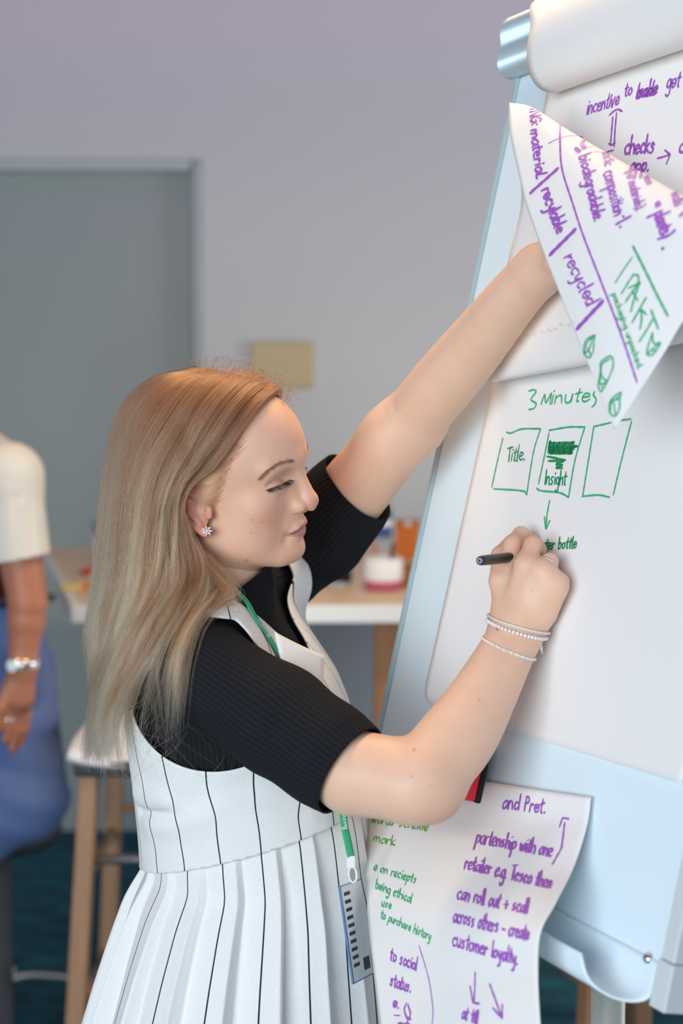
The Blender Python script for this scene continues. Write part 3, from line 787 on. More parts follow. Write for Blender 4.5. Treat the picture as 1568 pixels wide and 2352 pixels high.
# --- sheet D
k = Ink(surf_bvh(bvhD), pageD, 'p')
for t_, a, b, up in (('and Pret.', (1154, 1857), (1254, 1868), (2.5, -18)), ('partenship with one', (1092, 1936), (1268, 1969), (3.5, -18)), ('retailer e.g. Tesco then', (1066, 1996), (1266, 2043), (3.5, -18)),
                     ('can roll out + scall', (1049, 2066), (1213, 2100), (3, -18)), ('across others - create', (1041, 2117), (1216, 2160), (2, -18)), ('customer loyalty.', (1039, 2171), (1190, 2216), (2, -18)), ('at till', (1061, 2338), (1098, 2352), (2, -15)),
                     ('to social', (896, 2204), (958, 2230), (2, -15)), ('status.', (896, 2263), (944, 2280), (2, -15)), ('e.', (902, 2312), (918, 2316), (2, -13)), ('of', (912, 2362), (944, 2368), (2, -14))):
    k.text(t_, a, b, up, .0030)
for s_ in ([(940, 600), (985, 520), (1000, 400)], [(975, 420), (990, 375), (1020, 380)], [(570, 1120), (565, 1260)], [(545, 1185), (560, 1265), (590, 1270)], [(640, 1175), (700, 1340)], [(655, 1290), (700, 1340), (700, 1275)]):
    k.stroke(z6(*s_), .0026, smooth=False)
k.stroke(z8((590, 1370), (680, 1680), (720, 1960), (715, 2110)), .0016); k.stroke(z8((470, 1920), (450, 1980), (480, 2060), (508, 2020), (485, 1930)), .0030); k.stroke(z8((350, 2030), (410, 2035)), .0016)
k.done('drawn_marks')
k = Ink(surf_bvh(bvhD), pageD, 'g')
for t_, a, b, up in (('e on reciepts', (858, 1999), (957, 2030), (2, -11)), ('being ethical', (862, 2040), (946, 2075), (2, -11)), ('use', (876, 2081), (900, 2088), (1.5, -10)), ('to purchase history', (874, 2108), (990, 2160), (2, -10))):
    k.text(t_, a, b, up, .0022)
k.done('drawn_marks')
k = Ink(surf_bvh(bvhD), pageD, 'y')
k.text('wards scheme', (853, 1889), (984, 1910), (2, -12), .0024); k.text('mark', (857, 1933), (910, 1944), (2, -12), .0022)
k.done('drawn_marks')
# faint show-through of the reverse
k = Ink(surf_bvh(bvhA), pageA, 'f')
for q in range(9):
    x0 = 1196 + 15 * q + rng.normal(0, 3); y0 = 786 - 5.5 * q + rng.normal(0, 5)
    k.stroke([(x0, y0), (x0 + 4 + rng.normal(0, 2), y0 - 6), (x0 + 6, y0 + rng.normal(0, 3)), (x0 + 11, y0 - 4)], .0014)
k.done('show_through')
# ------------------------------------------------------------------ the woman's head, in its own frame (x forward, y to her left, z up)
def head_frame(yaw, roll, pitch):
    y, r, t = math.radians(yaw), math.radians(roll), math.radians(pitch)
    f0 = np.array([math.cos(y), -math.sin(y), 0]); l0 = np.array([math.sin(y), math.cos(y), 0]); z = np.array([0, 0, 1.0])
    u = math.cos(r) * z - math.sin(r) * l0; l = math.cos(r) * l0 + math.sin(r) * z
    F = math.cos(t) * f0 - math.sin(t) * u; U = math.cos(t) * u + math.sin(t) * f0
    return np.stack([F, l, U], 1)
HR = head_frame(18, 14, -2)
HO = P(509, 1136, 1.68)
to_head = lambda X: (np.asarray(X) - HO) @ HR
from_head = lambda q: HO + np.asarray(q) @ HR.T
def on_head_plane(px, py, yl):          # where the ray through a pixel meets the plane y = yl of the head frame
    r = ray(px, py); n = HR[:, 1]; s = (yl - np.dot(CAMP - HO, n)) / np.dot(r, n)
    return to_head(CAMP + r * s)
NECK_A = to_head(P(520, 1240, 1.695)); NECK_B = to_head(P(492, 1420, 1.715))
EARPX = [(444, 1140), (428, 1133), (418, 1146), (416, 1172), (424, 1192), (440, 1207), (458, 1217), (471, 1222)]
EAR = [on_head_plane(x, y, -0.0755) for x, y in EARPX]
def head_sdf(p):
    x = p[:, 0]; y = p[:, 1]; z = p[:, 2]
    q = np.stack([x, np.abs(y), z], 1)
    d = sd_ell(q, (.006, 0, .053), (.094, .0735, .085))
    d = smin(d, sd_ell(q, (.0525, 0, .055), (.0535, .057, .060)), .02)
    d = smin(d, sd_ell(q, (.031, 0, -.010), (.0615, .0600, .075)), .018)
    d = smin(d, sd_ell(q, (.061, .0425, -.003), (.0175, .0170, .016)), .022)
    d = smin(d, sd_ell(q, (.046, .0345, -.035), (.0275, .0230, .027)), .020)
    d = smin(d, sd_cap(q, (.000, .0480, -.037), (.068, .018, -.0695), .0135, .013), .022)
    d = smin(d, sd_ell(q, (.0785, 0, -.0675), (.0168, .0185, .0160)), .016)
    d = smin(d, sd_ell(q, (.043, 0, -.057), (.040, .034, .0165)), .014)
    d = smin(d, sd_ell(q, (.0725, 0, -.034), (.0245, .0255, .026)), .012)
    # neck with its side tendon
    d = smin(d, sd_cap(q, (NECK_A[0], 0, NECK_A[2]), (NECK_B[0], 0, NECK_B[2]), .049, .058), .018)
    # brow, sockets, lids
    d = smin(d, sd_cap(q, (.0960, .010, .0435), (.081, .045, .0425), .0085, .008), .014)
    d = smax(d, -sd_ell(q, (.1000, .0320, .0235), (.0165, .0185, .0120)), .012)
    d = smin(d, sd_ell(q, (.0765, .0325, .0180), (.0140, .0155, .0132)), .0035)
    d = smax(d, -sd_chain(q, [(.0880, .0180, .0250), (.0900, .030, .0290), (.0795, .0470, .0240)], [.0009, .0011, .0009]), .0045)
    d = smin(d, sd_chain(q, [(.0865, .0195, .0165), (.0898, .027, .0135), (.0890, .036, .0125), (.0800, .0465, .0165)], [.0010, .0013, .0013, .0010]), .0022)
    # nose
    d = smin(d, sd_cap(q, (.0945, 0, .040), (.1090, 0, -.005), .0060, .0086), .010)
    d = smin(d, sd_cap(q, (.086, .0105, .018), (.094, .0095, -.008), .0055, .0080), .010)
    d = smin(d, sd_ell(q, (.1088, 0, -.0098), (.0106, .0098, .0092)), .007)
    d = smin(d, sd_ell(q, (.0980, .0118, -.0122), (.0105, .0070, .0082)), .0030)
    d = smin(d, sd_cap(q, (.100, 0, -.0195), (.1105, 0, -.0168), .0042, .0046), .004)
    d = smax(d, -sd_ell(q, (.1045, .0056, -.0218), (.0050, .0024, .0040)), .0025)
    # mouth
    d = smax(d, -sd_cap(q, (.1075, 0, -.0235), (.1065, 0, -.031), .0022), .004)
    d = smin(d, sd_chain(q, [(.0975, .0026, -.0358), (.0930, .012, -.0372), (.0856, .0212, -.0432)], [.0048, .0043, .0016], .002), .0045)
    d = smin(d, sd_chain(q, [(.0935, 0, -.0468), (.0905, .010, -.0470), (.0850, .0197, -.0444)], [.0056, .0050, .0018], .002), .0050)
    d = smax(d, -sd_chain(q, [(.1035, 0, -.0402), (.0985, .009, -.0408), (.0868, .0222, -.0441)], [.0017, .0015, .0009]), .0020)
    d = smax(d, -sd_ell(q, (.0853, .0245, -.0470), (.0030, .0028, .0045)), .008)
    # ears
    e = None
    for s in (1,):
        E = spline([np.array([a[0], .0755, a[2]]) for a in EAR], 22)
        c = np.mean(E, axis=0)
        fr = np.array([c[0] + .010, .068, c[2] + .004])
        e = sd_ell(q, (fr[0] - .006, .0685, fr[2] - .002), (.017, .005, .026))
        e = smin(e, sd_chain(q, E, list(np.interp(np.linspace(0, 7, 22), range(8), [.0026, .0032, .0036, .0036, .0034, .0034, .0046, .0062])), .001), .005)
        e = smax(e, -sd_ell(q, (c[0] + .012, .0760, c[2] + .004), (.0085, .0065, .0120)), .004)
        e = smin(e, sd_cap(q, (c[0] + .0235, .0715, c[2] + .002), (c[0] + .0225, .0718, c[2] - .005), .0026), .008)
        e = smin(e, sd_chain(q, [(c[0] - .000, .074, c[2] + .014), (c[0] - .001, .0745, c[2] - .002), (c[0] + .010, .0745, c[2] - .012)], [.0022, .0027, .0027]), .004)
    d = smin(d, e, .006)
    return d
# ------------------------------------------------------------------ the woman: pose
BPSI = math.radians(18)
BF = np.array([math.cos(BPSI), -math.sin(BPSI), 0.0]); BR = np.array([-math.sin(BPSI), -math.cos(BPSI), 0.0])   # forward, her right
YB = 1.68
BC = P(583, 1960, YB)
def to_body(X): d = np.asarray(X) - np.array([BC[0], BC[1], 0]); return np.stack([d @ BF, d @ BR, np.asarray(X)[..., 2]], -1)
zpx = lambda y: P(583, y, YB)[2]
# silhouette table of the dressed body: image row, left edge, right edge, half width across
TAB = [(1330, 468, 540, .045), (1370, 430, 590, .090), (1410, 385, 650, .128), (1460, 345, 705, .155), (1550, 308, 772, .160), (1620, 297, 803, .156), (1700, 299, 819, .149),
       (1800, 309, 828, .138), (1900, 317, 840, .131), (1985, 322, 850, .131), (2050, 290, 868, .148), (2150, 258, 880, .166), (2250, 228, 893, .182), (2352, 200, 905, .198), (2500, 160, 924, .22), (2700, 105, 952, .245), (3000, 30, 990, .28)]
_tz = np.array([zpx(t[0]) for t in TAB]); _pm = F_PX / YB
_tcx = np.array([(t[1] + t[2]) / 2 for t in TAB]); _tcx = (_tcx - 583) / _pm
_thw = np.array([(t[2] - t[1]) / 2 / _pm for t in TAB]); _ta = np.array([t[3] for t in TAB])
_tb = np.sqrt(np.maximum(_thw ** 2 - (_ta * math.sin(BPSI)) ** 2, .02 ** 2)) / math.cos(BPSI)
_o = np.argsort(_tz); _tz, _tcx, _ta, _tb = _tz[_o], _tcx[_o], _ta[_o], _tb[_o]
_zf = np.linspace(_tz[0], _tz[-1], 400)
def _smooth(v):
    w = np.interp(_zf, _tz, v); k = np.hanning(15); k /= k.sum(); return np.convolve(np.pad(w, 7, mode='edge'), k, 'valid')
_cxf, _af, _bf = _smooth(_tcx), _smooth(_ta), _smooth(_tb)
def ring(z): return np.interp(z, _zf, _cxf), np.interp(z, _zf, _af), np.interp(z, _zf, _bf)
def sd_torso(p):                        # dressed torso, above the waist
    z = p[:, 2]; cx, a, b = ring(z)
    q = p - np.array([BC[0], BC[1], 0], np.float32)
    x = (q[:, 0] - cx); f = x * BF[0] + q[:, 1] * BF[1]; r = x * BR[0] + q[:, 1] * BR[1]
    k0 = np.sqrt((f / b) ** 2 + (r / a) ** 2); k1 = np.sqrt((f / b ** 2) ** 2 + (r / a ** 2) ** 2) + 1e-6
    d = k0 * (k0 - 1) / k1
    return np.maximum(d, z - (_tz[-1] - .004)) * .92
R_S = P(478, 1548, 1.555); R_M = P(640, 1655, 1.505); R_C = P(812, 1776, 1.455); R_E = P(960, 1793, 1.425)
hv = on_board
WR = hv(1190, 1442, .040)
def lerp(a, b, t): return a * (1 - t) + b * t
_d = (WR[1] - R_E[1])
FA = [R_E, P(1036, 1712, R_E[1] + _d * .25), P(1096, 1622, R_E[1] + _d * .50), P(1166, 1492, R_E[1] + _d * .86), WR]
FAr = [.0355, .0395, .0345, .0272, .0236]
L_S = P(668, 1318, 1.85); L_M = P(770, 1180, 1.83); L_E = P(930, 982, 1.755); LW = hv(1240, 618, .088)
_d2 = LW[1] - L_E[1]
LF = [L_E, P(1005, 895, L_E[1] + _d2 * .25), P(1085, 800, L_E[1] + _d2 * .5), P(1180, 682, L_E[1] + _d2 * .83), LW]
LFr = [.0350, .0375, .0350, .0285, .0250]
NB = P(505, 1385, 1.70)
def sd_shoulders(p, g):
    d = sd_cap(p, P(505, 1375, 1.70), R_S, .045 + g, .046 + g)
    d2 = sd_cap(p, P(530, 1358, 1.72), P(664, 1326, 1.835), .045 + g, .044 + g)
    return smin(d, d2, .04)
# --- near arm and writing hand
I0, M0, N0, K0 = hv(1168, 1302, .050), hv(1208, 1298, .050), hv(1246, 1314, .040), hv(1272, 1346, .028)
FING = {
    'index': ([I0, hv(1178, 1250, .047), hv(1196, 1229, .029), hv(1222, 1240, .012)], [.0118, .0104, .0092, .0076]),
    'middle': ([M0, hv(1224, 1251, .041), hv(1235, 1262, .020), hv(1226, 1286, .010)], [.0120, .0097, .0088, .0074]),
    'ring': ([N0, hv(1262, 1290, .029), hv(1263, 1305, .014), hv(1246, 1320, .009)], [.0112, .0088, .0080, .0070]),
    'pinky': ([K0, hv(1288, 1336, .016), hv(1284, 1350, .009), hv(1270, 1360, .008)], [.0108, .0080, .0072, .0064]),
    'thumb': ([hv(1166, 1402, .050), hv(1149, 1335, .057), hv(1150, 1276, .049), hv(1170, 1248, .032)], [.0150, .0122, .0104, .0080]),
}
def limb(p, pts, rs, n=18):
    q = spline(np.array(pts), n); r = np.interp(np.linspace(0, len(rs) - 1, n), range(len(rs)), rs); r = np.convolve(np.pad(r, 2, mode='edge'), [.1, .2, .4, .2, .1], 'valid')
    return sd_chain(p, list(q), list(r), .006)
def sd_near_arm(p):
    d = sd_chain(p, [R_S, R_M, R_C, R_E], [.045, .044, .0415, .0365], .01)
    d = smin(d, limb(p, FA, FAr), .012)
    d = smin(d, sd_cap(p, lerp(R_E, FA[1], -.25), lerp(R_E, R_C, -.12), .030, .030), .02)     # point of the elbow
    d = smin(d, sd_cap(p, P(880, 1785, 1.44), P(998, 1822, 1.43), .033, .0235), .025)
    h = None
    for k_, r0 in ((I0, .0125), (M0, .0128), (N0, .0125), (K0, .0120)):
        e = sd_cap(p, lerp(WR, k_, .02), k_, .0165, r0); h = e if h is None else smin(h, e, .016)
    h = smin(h, sd_cap(p, hv(1252, 1408, .022), K0, .0125, .012), .016)
    h = smin(h, sd_cap(p, hv(1182, 1425, .046), FING['thumb'][0][0], .016, .0155), .018)
    d = smin(d, h, .018)
    f = None
    for nme in ('index', 'middle', 'ring', 'pinky'):
        e = sd_chain(p, *FING[nme], .004); f = e if f is None else smin(f, e, .0022)
    d = smin(d, f, .007)
    d = smin(d, sd_chain(p, *FING['thumb'], .004), .006)
    # faint tendons over the back of the hand
    for k_, a_ in ((I0, .0011), (M0, .0011), (N0, .0009)):
        t0 = lerp(WR, k_, .35); n_ = BW * .012
        d = d - a_ * np.exp(-(np.maximum(sd_cap(p, t0 + n_, k_ + n_, .0), 0) / .0055) ** 2)
    # crook of the elbow
    cr = sd_cap(p, P(918, 1722, 1.405), P(930, 1750, 1.375), .0, .0)
    return d + .0055 * np.exp(-(cr / .0045) ** 2)
LH = [hv(1272, 582, .096), hv(1284, 594, .092), hv(1294, 610, .088), hv(1300, 628, .084)]
def sd_far_arm(p):
    d = limb(p, [L_S, L_M, lerp(L_M, L_E, .6), L_E], [.046, .046, .042, .0355], 14)
    d = smin(d, limb(p, LF, LFr), .014)
    d = smin(d, sd_cap(p, P(900, 1008, 1.76), P(958, 975, 1.76), .034, .030), .03)
    h = None
    for k_ in LH:
        e = sd_cap(p, LW, k_, .019, .0115); h = e if h is None else smin(h, e, .014)
    d = smin(d, h, .015)
    for i, k_ in enumerate(LH):
        a = k_ + (BU * .020 + BV * .026 + BW * .006) * (1 - .06 * abs(i - 1)); b = a + (BU * .020 + BV * .004 - BW * .010); c_ = b + (BU * .008 - BV * .014 - BW * .004)
        d = smin(d, sd_chain(p, [k_, a, b, c_], [.0105, .0088, .0080, .0068], .003), .004)
    t0 = hv(1276, 600, .100)
    d = smin(d, sd_chain(p, [LW, t0, t0 + BU * .018 + BV * .022 + BW * .004, t0 + BU * .036 + BV * .03 - BW * .004], [.017, .0125, .0102, .0085], .004), .006)
    cr = sd_cap(p, P(905, 935, 1.715), P(950, 975, 1.72), 0.0)
    return d + .0016 * np.exp(-(cr / .005) ** 2)
HIPZ = .88
_b = lambda f, r, z: np.array([BC[0], BC[1], 0]) + BF * f + BR * r + np.array([0, 0, z])
def sd_lower(p):
    d = sd_torso(p) + .014
    d = np.maximum(d, .98 - p[:, 2])
    d = smin(d, sd_ell(p @ np.stack([BF, BR, [0, 0, 1]], 1).astype(np.float32), np.array([BC @ BF - BC[2] * 0, BC @ BR, .90]), (.100, .150, .13)), .04)
    for s in (-1, 1):
        d = smin(d, sd_chain(p, [_b(0, s * .085, .84), _b(.02 * s + .01, s * .085, .48), _b(.05 * s - .01, s * .085, .09)], [.082, .050, .034], .02), .02)
        d = smin(d, sd_cap(p, _b(.05 * s - .02, s * .085, .045), _b(.05 * s + .12, s * .088, .03), .032, .022), .02)
    d = smin(d, sd_shoulders(p, -.012), .03)
    return np.minimum(d, sd_cap(p, NB, P(515, 1320, 1.695), .055, .05))

# --- skin
M_skin = mat('skin', srgb(226, 178, 152), .48, spec=.4, sss=.35)
def _skin_nodes():
    h = NT(M_skin); b = h.n['Principled BSDF']
    nz = h.new('ShaderNodeTexNoise'); nz.inputs['Scale'].default_value = 38; nz.inputs['Detail'].default_value = 5
    geo = h.new('ShaderNodeNewGeometry'); h.link(geo.outputs['Position'], nz.inputs['Vector'])
    c0 = h.new('ShaderNodeMix', data_type='RGBA'); c0.inputs[6].default_value = srgb(231, 186, 157); c0.inputs[7].default_value = srgb(239, 199, 172)
    h.link(nz.outputs['Fac'], c0.inputs[0]); cur = c0.outputs[2]
    for an, col in (('blush', srgb(214, 138, 118)), ('shade', srgb(186, 150, 146)), ('freckle', srgb(164, 92, 72)), ('lips', srgb(202, 130, 120)), ('lash_lip_shade', srgb(62, 48, 46))):
        at = h.new('ShaderNodeAttribute'); at.attribute_name = an
        mx = h.new('ShaderNodeMix', data_type='RGBA'); mx.inputs[7].default_value = col
        h.link(at.outputs['Fac'], mx.inputs[0]); h.link(cur, mx.inputs[6]); cur = mx.outputs[2]
    h.link(cur, b.inputs['Base Color'])
    n2 = h.new('ShaderNodeTexNoise'); n2.inputs['Scale'].default_value = 900; n2.inputs['Detail'].default_value = 3
    h.link(geo.outputs['Position'], n2.inputs['Vector'])
    bp = h.new('ShaderNodeBump'); bp.inputs['Strength'].default_value = .12; bp.inputs['Distance'].default_value = .0006
    h.link(n2.outputs['Fac'], bp.inputs['Height']); h.link(bp.outputs['Normal'], b.inputs['Normal'])
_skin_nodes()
woman = thing('person', 'person in black knit top and white pinstriped pinafore writing on the flipchart', 'person', (BC[0], BC[1], 0))
wobj = lambda name, v, f, m, smooth=True: mesh_obj(name, v, f, m, woman, smooth, world=True)
gs = lambda d, s: np.exp(-(d / s) ** 2)
parts = []
Vh, Fh = sdf_mesh(head_sdf, (-.12, -.09, -.17), (.14, .09, .15), .0013)
nh = len(Vh)
q = Vh.astype(float); ay = np.abs(q[:, 1])
# lips: between an upper and a lower outline that meet at the corners
lt = np.clip(ay / .0222, 0, 1)
up_ = -.0322 - .0122 * lt ** 1.5 - .0014 * gs(ay, .0028); lo_ = -.0512 + .0066 * lt ** 2.4
lips = np.clip((np.minimum(up_ - q[:, 2], q[:, 2] - lo_)) / .0011 + .4, 0, 1) * (lt < 1) * (q[:, 0] > .074)
blush = .20 + .34 * gs(np.linalg.norm((q - [.074, 0, -.018]) * [1, 0, 1], axis=1), .022) * gs(ay - .046, .020) + .45 * gs(np.linalg.norm(q * [1, 0, 1] - [.118, 0, -.010], axis=1), .010) + .5 * (ay > .0705) * (np.abs(q[:, 0] + .006) < .042) * (q[:, 2] < .034) + .25 * gs(q[:, 2] + .074, .012) * np.clip((q[:, 0] - .06) / .03, 0, 1)
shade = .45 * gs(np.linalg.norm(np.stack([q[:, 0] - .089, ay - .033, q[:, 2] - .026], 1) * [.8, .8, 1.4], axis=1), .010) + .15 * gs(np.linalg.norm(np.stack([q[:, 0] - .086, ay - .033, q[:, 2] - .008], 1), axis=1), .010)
def _spots(pts, pos, rad):
    m_ = np.zeros(len(pos))
    for s_ in pts: m_ = np.maximum(m_, gs(np.linalg.norm(pos - s_, axis=1), rad))
    return m_
parts.append((from_head(Vh), Fh, lips, blush, shade, None))
V1, F1 = sdf_mesh(sd_near_arm, np.min([R_M, hv(1290, 1200, .0), R_E, R_C], 0) - .075, np.max([R_M, hv(1290, 1200, 0), R_E, WR], 0) + .09, .0014)
ax = nrm(R_C - R_M); V1, F1, _ = clip_mesh(V1, F1, (V1 - lerp(R_M, R_C, .2)) @ ax + (np.linalg.norm(V1 - R_C, axis=1) > .25) * 1.0)
fold = lambda F: F if F.shape[1] == 3 else np.vstack([F[:, [0, 1, 2]], F[:, [0, 2, 3]]])
red = .55 * _spots([FING['index'][0][1], FING['middle'][0][1], FING['thumb'][0][2], FING['index'][0][3], I0, M0], V1, .013) + .35 * gs(np.linalg.norm(V1 - P(1000, 1868, 1.42), axis=1), .025)
parts.append((V1, F1, 0 * red, red, 0 * red, None))
V2, F2 = sdf_mesh(sd_far_arm, np.min([L_M, LW, L_E], 0) - [.09, .12, .12], np.max([L_M, LW, L_E], 0) + [.12, .10, .14], .0020)
ax2 = nrm(L_E - L_M); V2, F2, _ = clip_mesh(V2, F2, (V2 - lerp(L_S, L_M, .85)) @ ax2 + (np.linalg.norm(V2 - L_E, axis=1) > .30) * 1.0)
parts.append((V2, F2, np.zeros(len(V2)), np.zeros(len(V2)), np.zeros(len(V2)), None))
V3, F3 = sdf_mesh(sd_lower, (BC[0] - .3, BC[1] - .35, -.01), (BC[0] + .3, BC[1] + .35, 1.5), .008)
parts.append((V3, F3, np.zeros(len(V3)), np.zeros(len(V3)), np.zeros(len(V3)), None))
vs = []; fs = []; o_ = 0; at_ = [[], [], []]
for a in parts:
    vs.append(a[0]); fs.append(fold(a[1]) + o_); o_ += len(a[0])
    for i in range(3): at_[i].append(a[2 + i])
allV = np.vstack(vs)
# moles and freckles seen in the photograph, found on the nearest skin
spots = np.zeros(len(allV)); scr = proj(allV)
for px, py, rp, st in ((1142, 1444, 4.2, .9), (950, 1722, 3.0, .8), (944, 1783, 2.6, .8), (1100, 1607, 2.6, .55), (580, 1194, 3, .45), (576, 1224, 3, .4), (566, 1287, 3.5, .6), (601, 1200, 3, .35), (1222, 1356, 1.8, .6), (1268, 1313, 1.6, .6), (990, 1805, 2, .4), (988, 1847, 1.8, .4)):
    near = np.linalg.norm(scr - [px, py], axis=1); k_ = near < 12
    if k_.any():
        y0 = allV[k_, 1].min(); spots = np.maximum(spots, st * gs(near, rp) * (allV[:, 1] < y0 + .03))
body = wobj('body', allV, np.vstack(fs), M_skin)
for nme, d in zip(('lips', 'blush', 'shade'), at_): vert_attr(body, nme, np.clip(np.concatenate(d), 0, 1))
vert_attr(body, 'freckle', spots)
lash_lip_m = np.zeros(len(allV)); vert_attr(body, 'lash_lip_shade', lash_lip_m)

# --- black ribbed top
M_knit = mat('black_rib_knit', srgb(38, 40, 46), .95, spec=.15)
def _rib(m, attr, freq, strength=.7, dist=.0012):
    h = NT(m); b = h.n['Principled BSDF']; at = h.new('ShaderNodeAttribute'); at.attribute_name = attr
    mu = h.new('ShaderNodeMath', operation='MULTIPLY'); mu.inputs[1].default_value = freq
    si = h.new('ShaderNodeMath', operation='SINE'); h.link(at.outputs['Fac'], mu.inputs[0]); h.link(mu.outputs[0], si.inputs[0])
    bp = h.new('ShaderNodeBump'); bp.inputs['Strength'].default_value = strength; bp.inputs['Distance'].default_value = dist
    h.link(si.outputs[0], bp.inputs['Height']); h.link(bp.outputs['Normal'], b.inputs['Normal'])
    mr = h.new('ShaderNodeMapRange'); mr.inputs['From Min'].default_value = -1; h.link(si.outputs[0], mr.inputs['Value'])
    mx = h.new('ShaderNodeMix', data_type='RGBA'); mx.inputs[6].default_value = srgb(26, 27, 31); mx.inputs[7].default_value = srgb(34, 35, 39)
    h.link(mr.outputs[0], mx.inputs[0]); h.link(mx.outputs[2], b.inputs['Base Color'])
_rib(M_knit, 'rib', 2 * math.pi / .0056, .40, .0009)
NAX = nrm(P(512, 1300, 1.695) - NB)
CUFF_R = (P(868, 1690, 1.455) + P(735, 1852, 1.455)) / 2; AXR = nrm(R_C - R_M + .0)
CUFF_L = P(817, 1112, 1.815); AXL = nrm(P(930, 1004, 1.78) - P(720, 1215, 1.845))
SL = [R_S, R_M, lerp(R_M, R_C, .62), R_C + AXR * .05]
def sd_near_sleeve(p):
    d = sd_chain(p, SL, [.0545, .0560, .0520, .0485], .02)
    t = (p - CUFF_R.astype(np.float32)) @ AXR.astype(np.float32)
    d = d + .0009 * np.exp(-((t + .0165) / .0016) ** 2)
    # creases at the crook and along the upper edge
    for a, b, w_, s_ in ((P(655, 1520, 1.46), P(690, 1560, 1.45), .0022, .006), (P(690, 1545, 1.46), P(640, 1640, 1.44), .0018, .009), (P(735, 1585, 1.45), P(720, 1640, 1.43), .0016, .008), (P(560, 1720, 1.50), P(660, 1700, 1.45), .0030, .012), (P(600, 1480, 1.5), P(560, 1600, 1.46), -.0018, .018), (P(780, 1640, 1.44), P(700, 1760, 1.42), -.0012, .014)):
        d = d + w_ * np.exp(-(sd_cap(p, a, b, 0.0) / s_) ** 2)
    return d
def sd_far_sleeve(p):
    d = sd_chain(p, [P(698, 1278, 1.868), lerp(L_S, L_M, .65), L_M + (CUFF_L - L_M) * .3, CUFF_L + AXL * .06], [.050, .0570, .0555, .0500], .02)
    for a, b, w_, s_ in ((P(752, 1100, 1.77), P(800, 1190, 1.77), .0022, .008), (P(735, 1150, 1.78), P(770, 1260, 1.78), -.0025, .010), (P(715, 1180, 1.78), P(735, 1300, 1.78), .0022, .010), (P(790, 1080, 1.77), P(830, 1180, 1.77), -.0012, .008)):
        d = d + w_ * np.exp(-(sd_cap(p, a, b, 0.0) / s_) ** 2)
    return d
CT = P(552, 1362, 1.655)
def sd_shirt(p):
    d = sd_torso(p) + .009
    d = smin(d, sd_shoulders(p, -.003), .035)
    d = smin(d, sd_near_sleeve(p), .012)
    d = smin(d, sd_far_sleeve(p), .016)
    return smin(d, sd_cap(p, NB - NAX * .03, P(516, 1290, 1.695), .0615, .0565), .022)
Vs, Fs = sdf_mesh(sd_shirt, (BC[0] - .30, BC[1] - .40, 1.06), (BC[0] + .36, BC[1] + .38, 1.66), .0034)
# rib coordinate: across the arm on sleeves, around the trunk elsewhere
def around(p, c, axis, ref):
    x = nrm(np.cross(axis, ref)); y = nrm(np.cross(x, axis)); d = p - c
    return np.arctan2(d @ x, d @ y)
bd = to_body(Vs)
th_t = np.arctan2(bd[:, 0], bd[:, 1]) * .13
away = np.array([0, 1.0, 0])
rib = th_t.copy()
dn = sd_chain(Vs.astype(np.float32), SL, [.0545, .056, .052, .0485], .02); df = sd_far_sleeve(Vs.astype(np.float32))
w_n = dn < .006; w_f = df < .006
rib[w_n] = (around(Vs, R_M, AXR, -away) * .053)[w_n]; rib[w_f] = (around(Vs, L_M, AXL, -away) * .053)[w_f]
Vs, Fs, (rib,) = clip_mesh(Vs, Fs, np.where(np.linalg.norm(Vs - CUFF_R, axis=1) < .14, -((Vs - CUFF_R) @ AXR), 1.0), [rib])
Vs, Fs, (rib,) = clip_mesh(Vs, Fs, np.where(np.linalg.norm(Vs - CUFF_L, axis=1) < .14, -((Vs - CUFF_L) @ AXL), 1.0), [rib])
_cn = nrm(np.cross(P(612, 1303, 1.695) - P(528, 1374, 1.648), P(612, 1303, 1.695) - P(575, 1330, 1.75)));  _cn = _cn if _cn[2] > 0 else -_cn
COLP = P(612, 1303, 1.695)
Vs, Fs, (rib,) = clip_mesh(Vs, Fs, np.where(np.linalg.norm(Vs - P(516, 1320, 1.695), axis=1) < .115, -((Vs - COLP) @ _cn), 1.0), [rib])
Vs, Fs, (rib,) = clip_mesh(Vs, Fs, Vs[:, 2] - (zpx(1985) + .0), [rib])
top_ = wobj('knit_top', Vs, Fs, M_knit); vert_attr(top_, 'rib', rib)
md = top_.modifiers.new('thick', 'SOLIDIFY'); md.thickness = .0022; md.offset = -1
# rolled edge of the mock collar
ring_ = []
for a in np.linspace(0, 2 * math.pi, 60, endpoint=False):
    x, y, z = frame_from(NAX); d = x * math.cos(a) + y * math.sin(a)
    o = P(512, 1335, 1.695) + d * .0585; o = o - NAX * (((o - COLP) @ _cn) / (NAX @ _cn)); ring_.append(o)
v, f = tube(spline(ring_ + [ring_[0]], 120), .0016, 8, cap=False); wobj('collar_edge', v, f, M_knit)

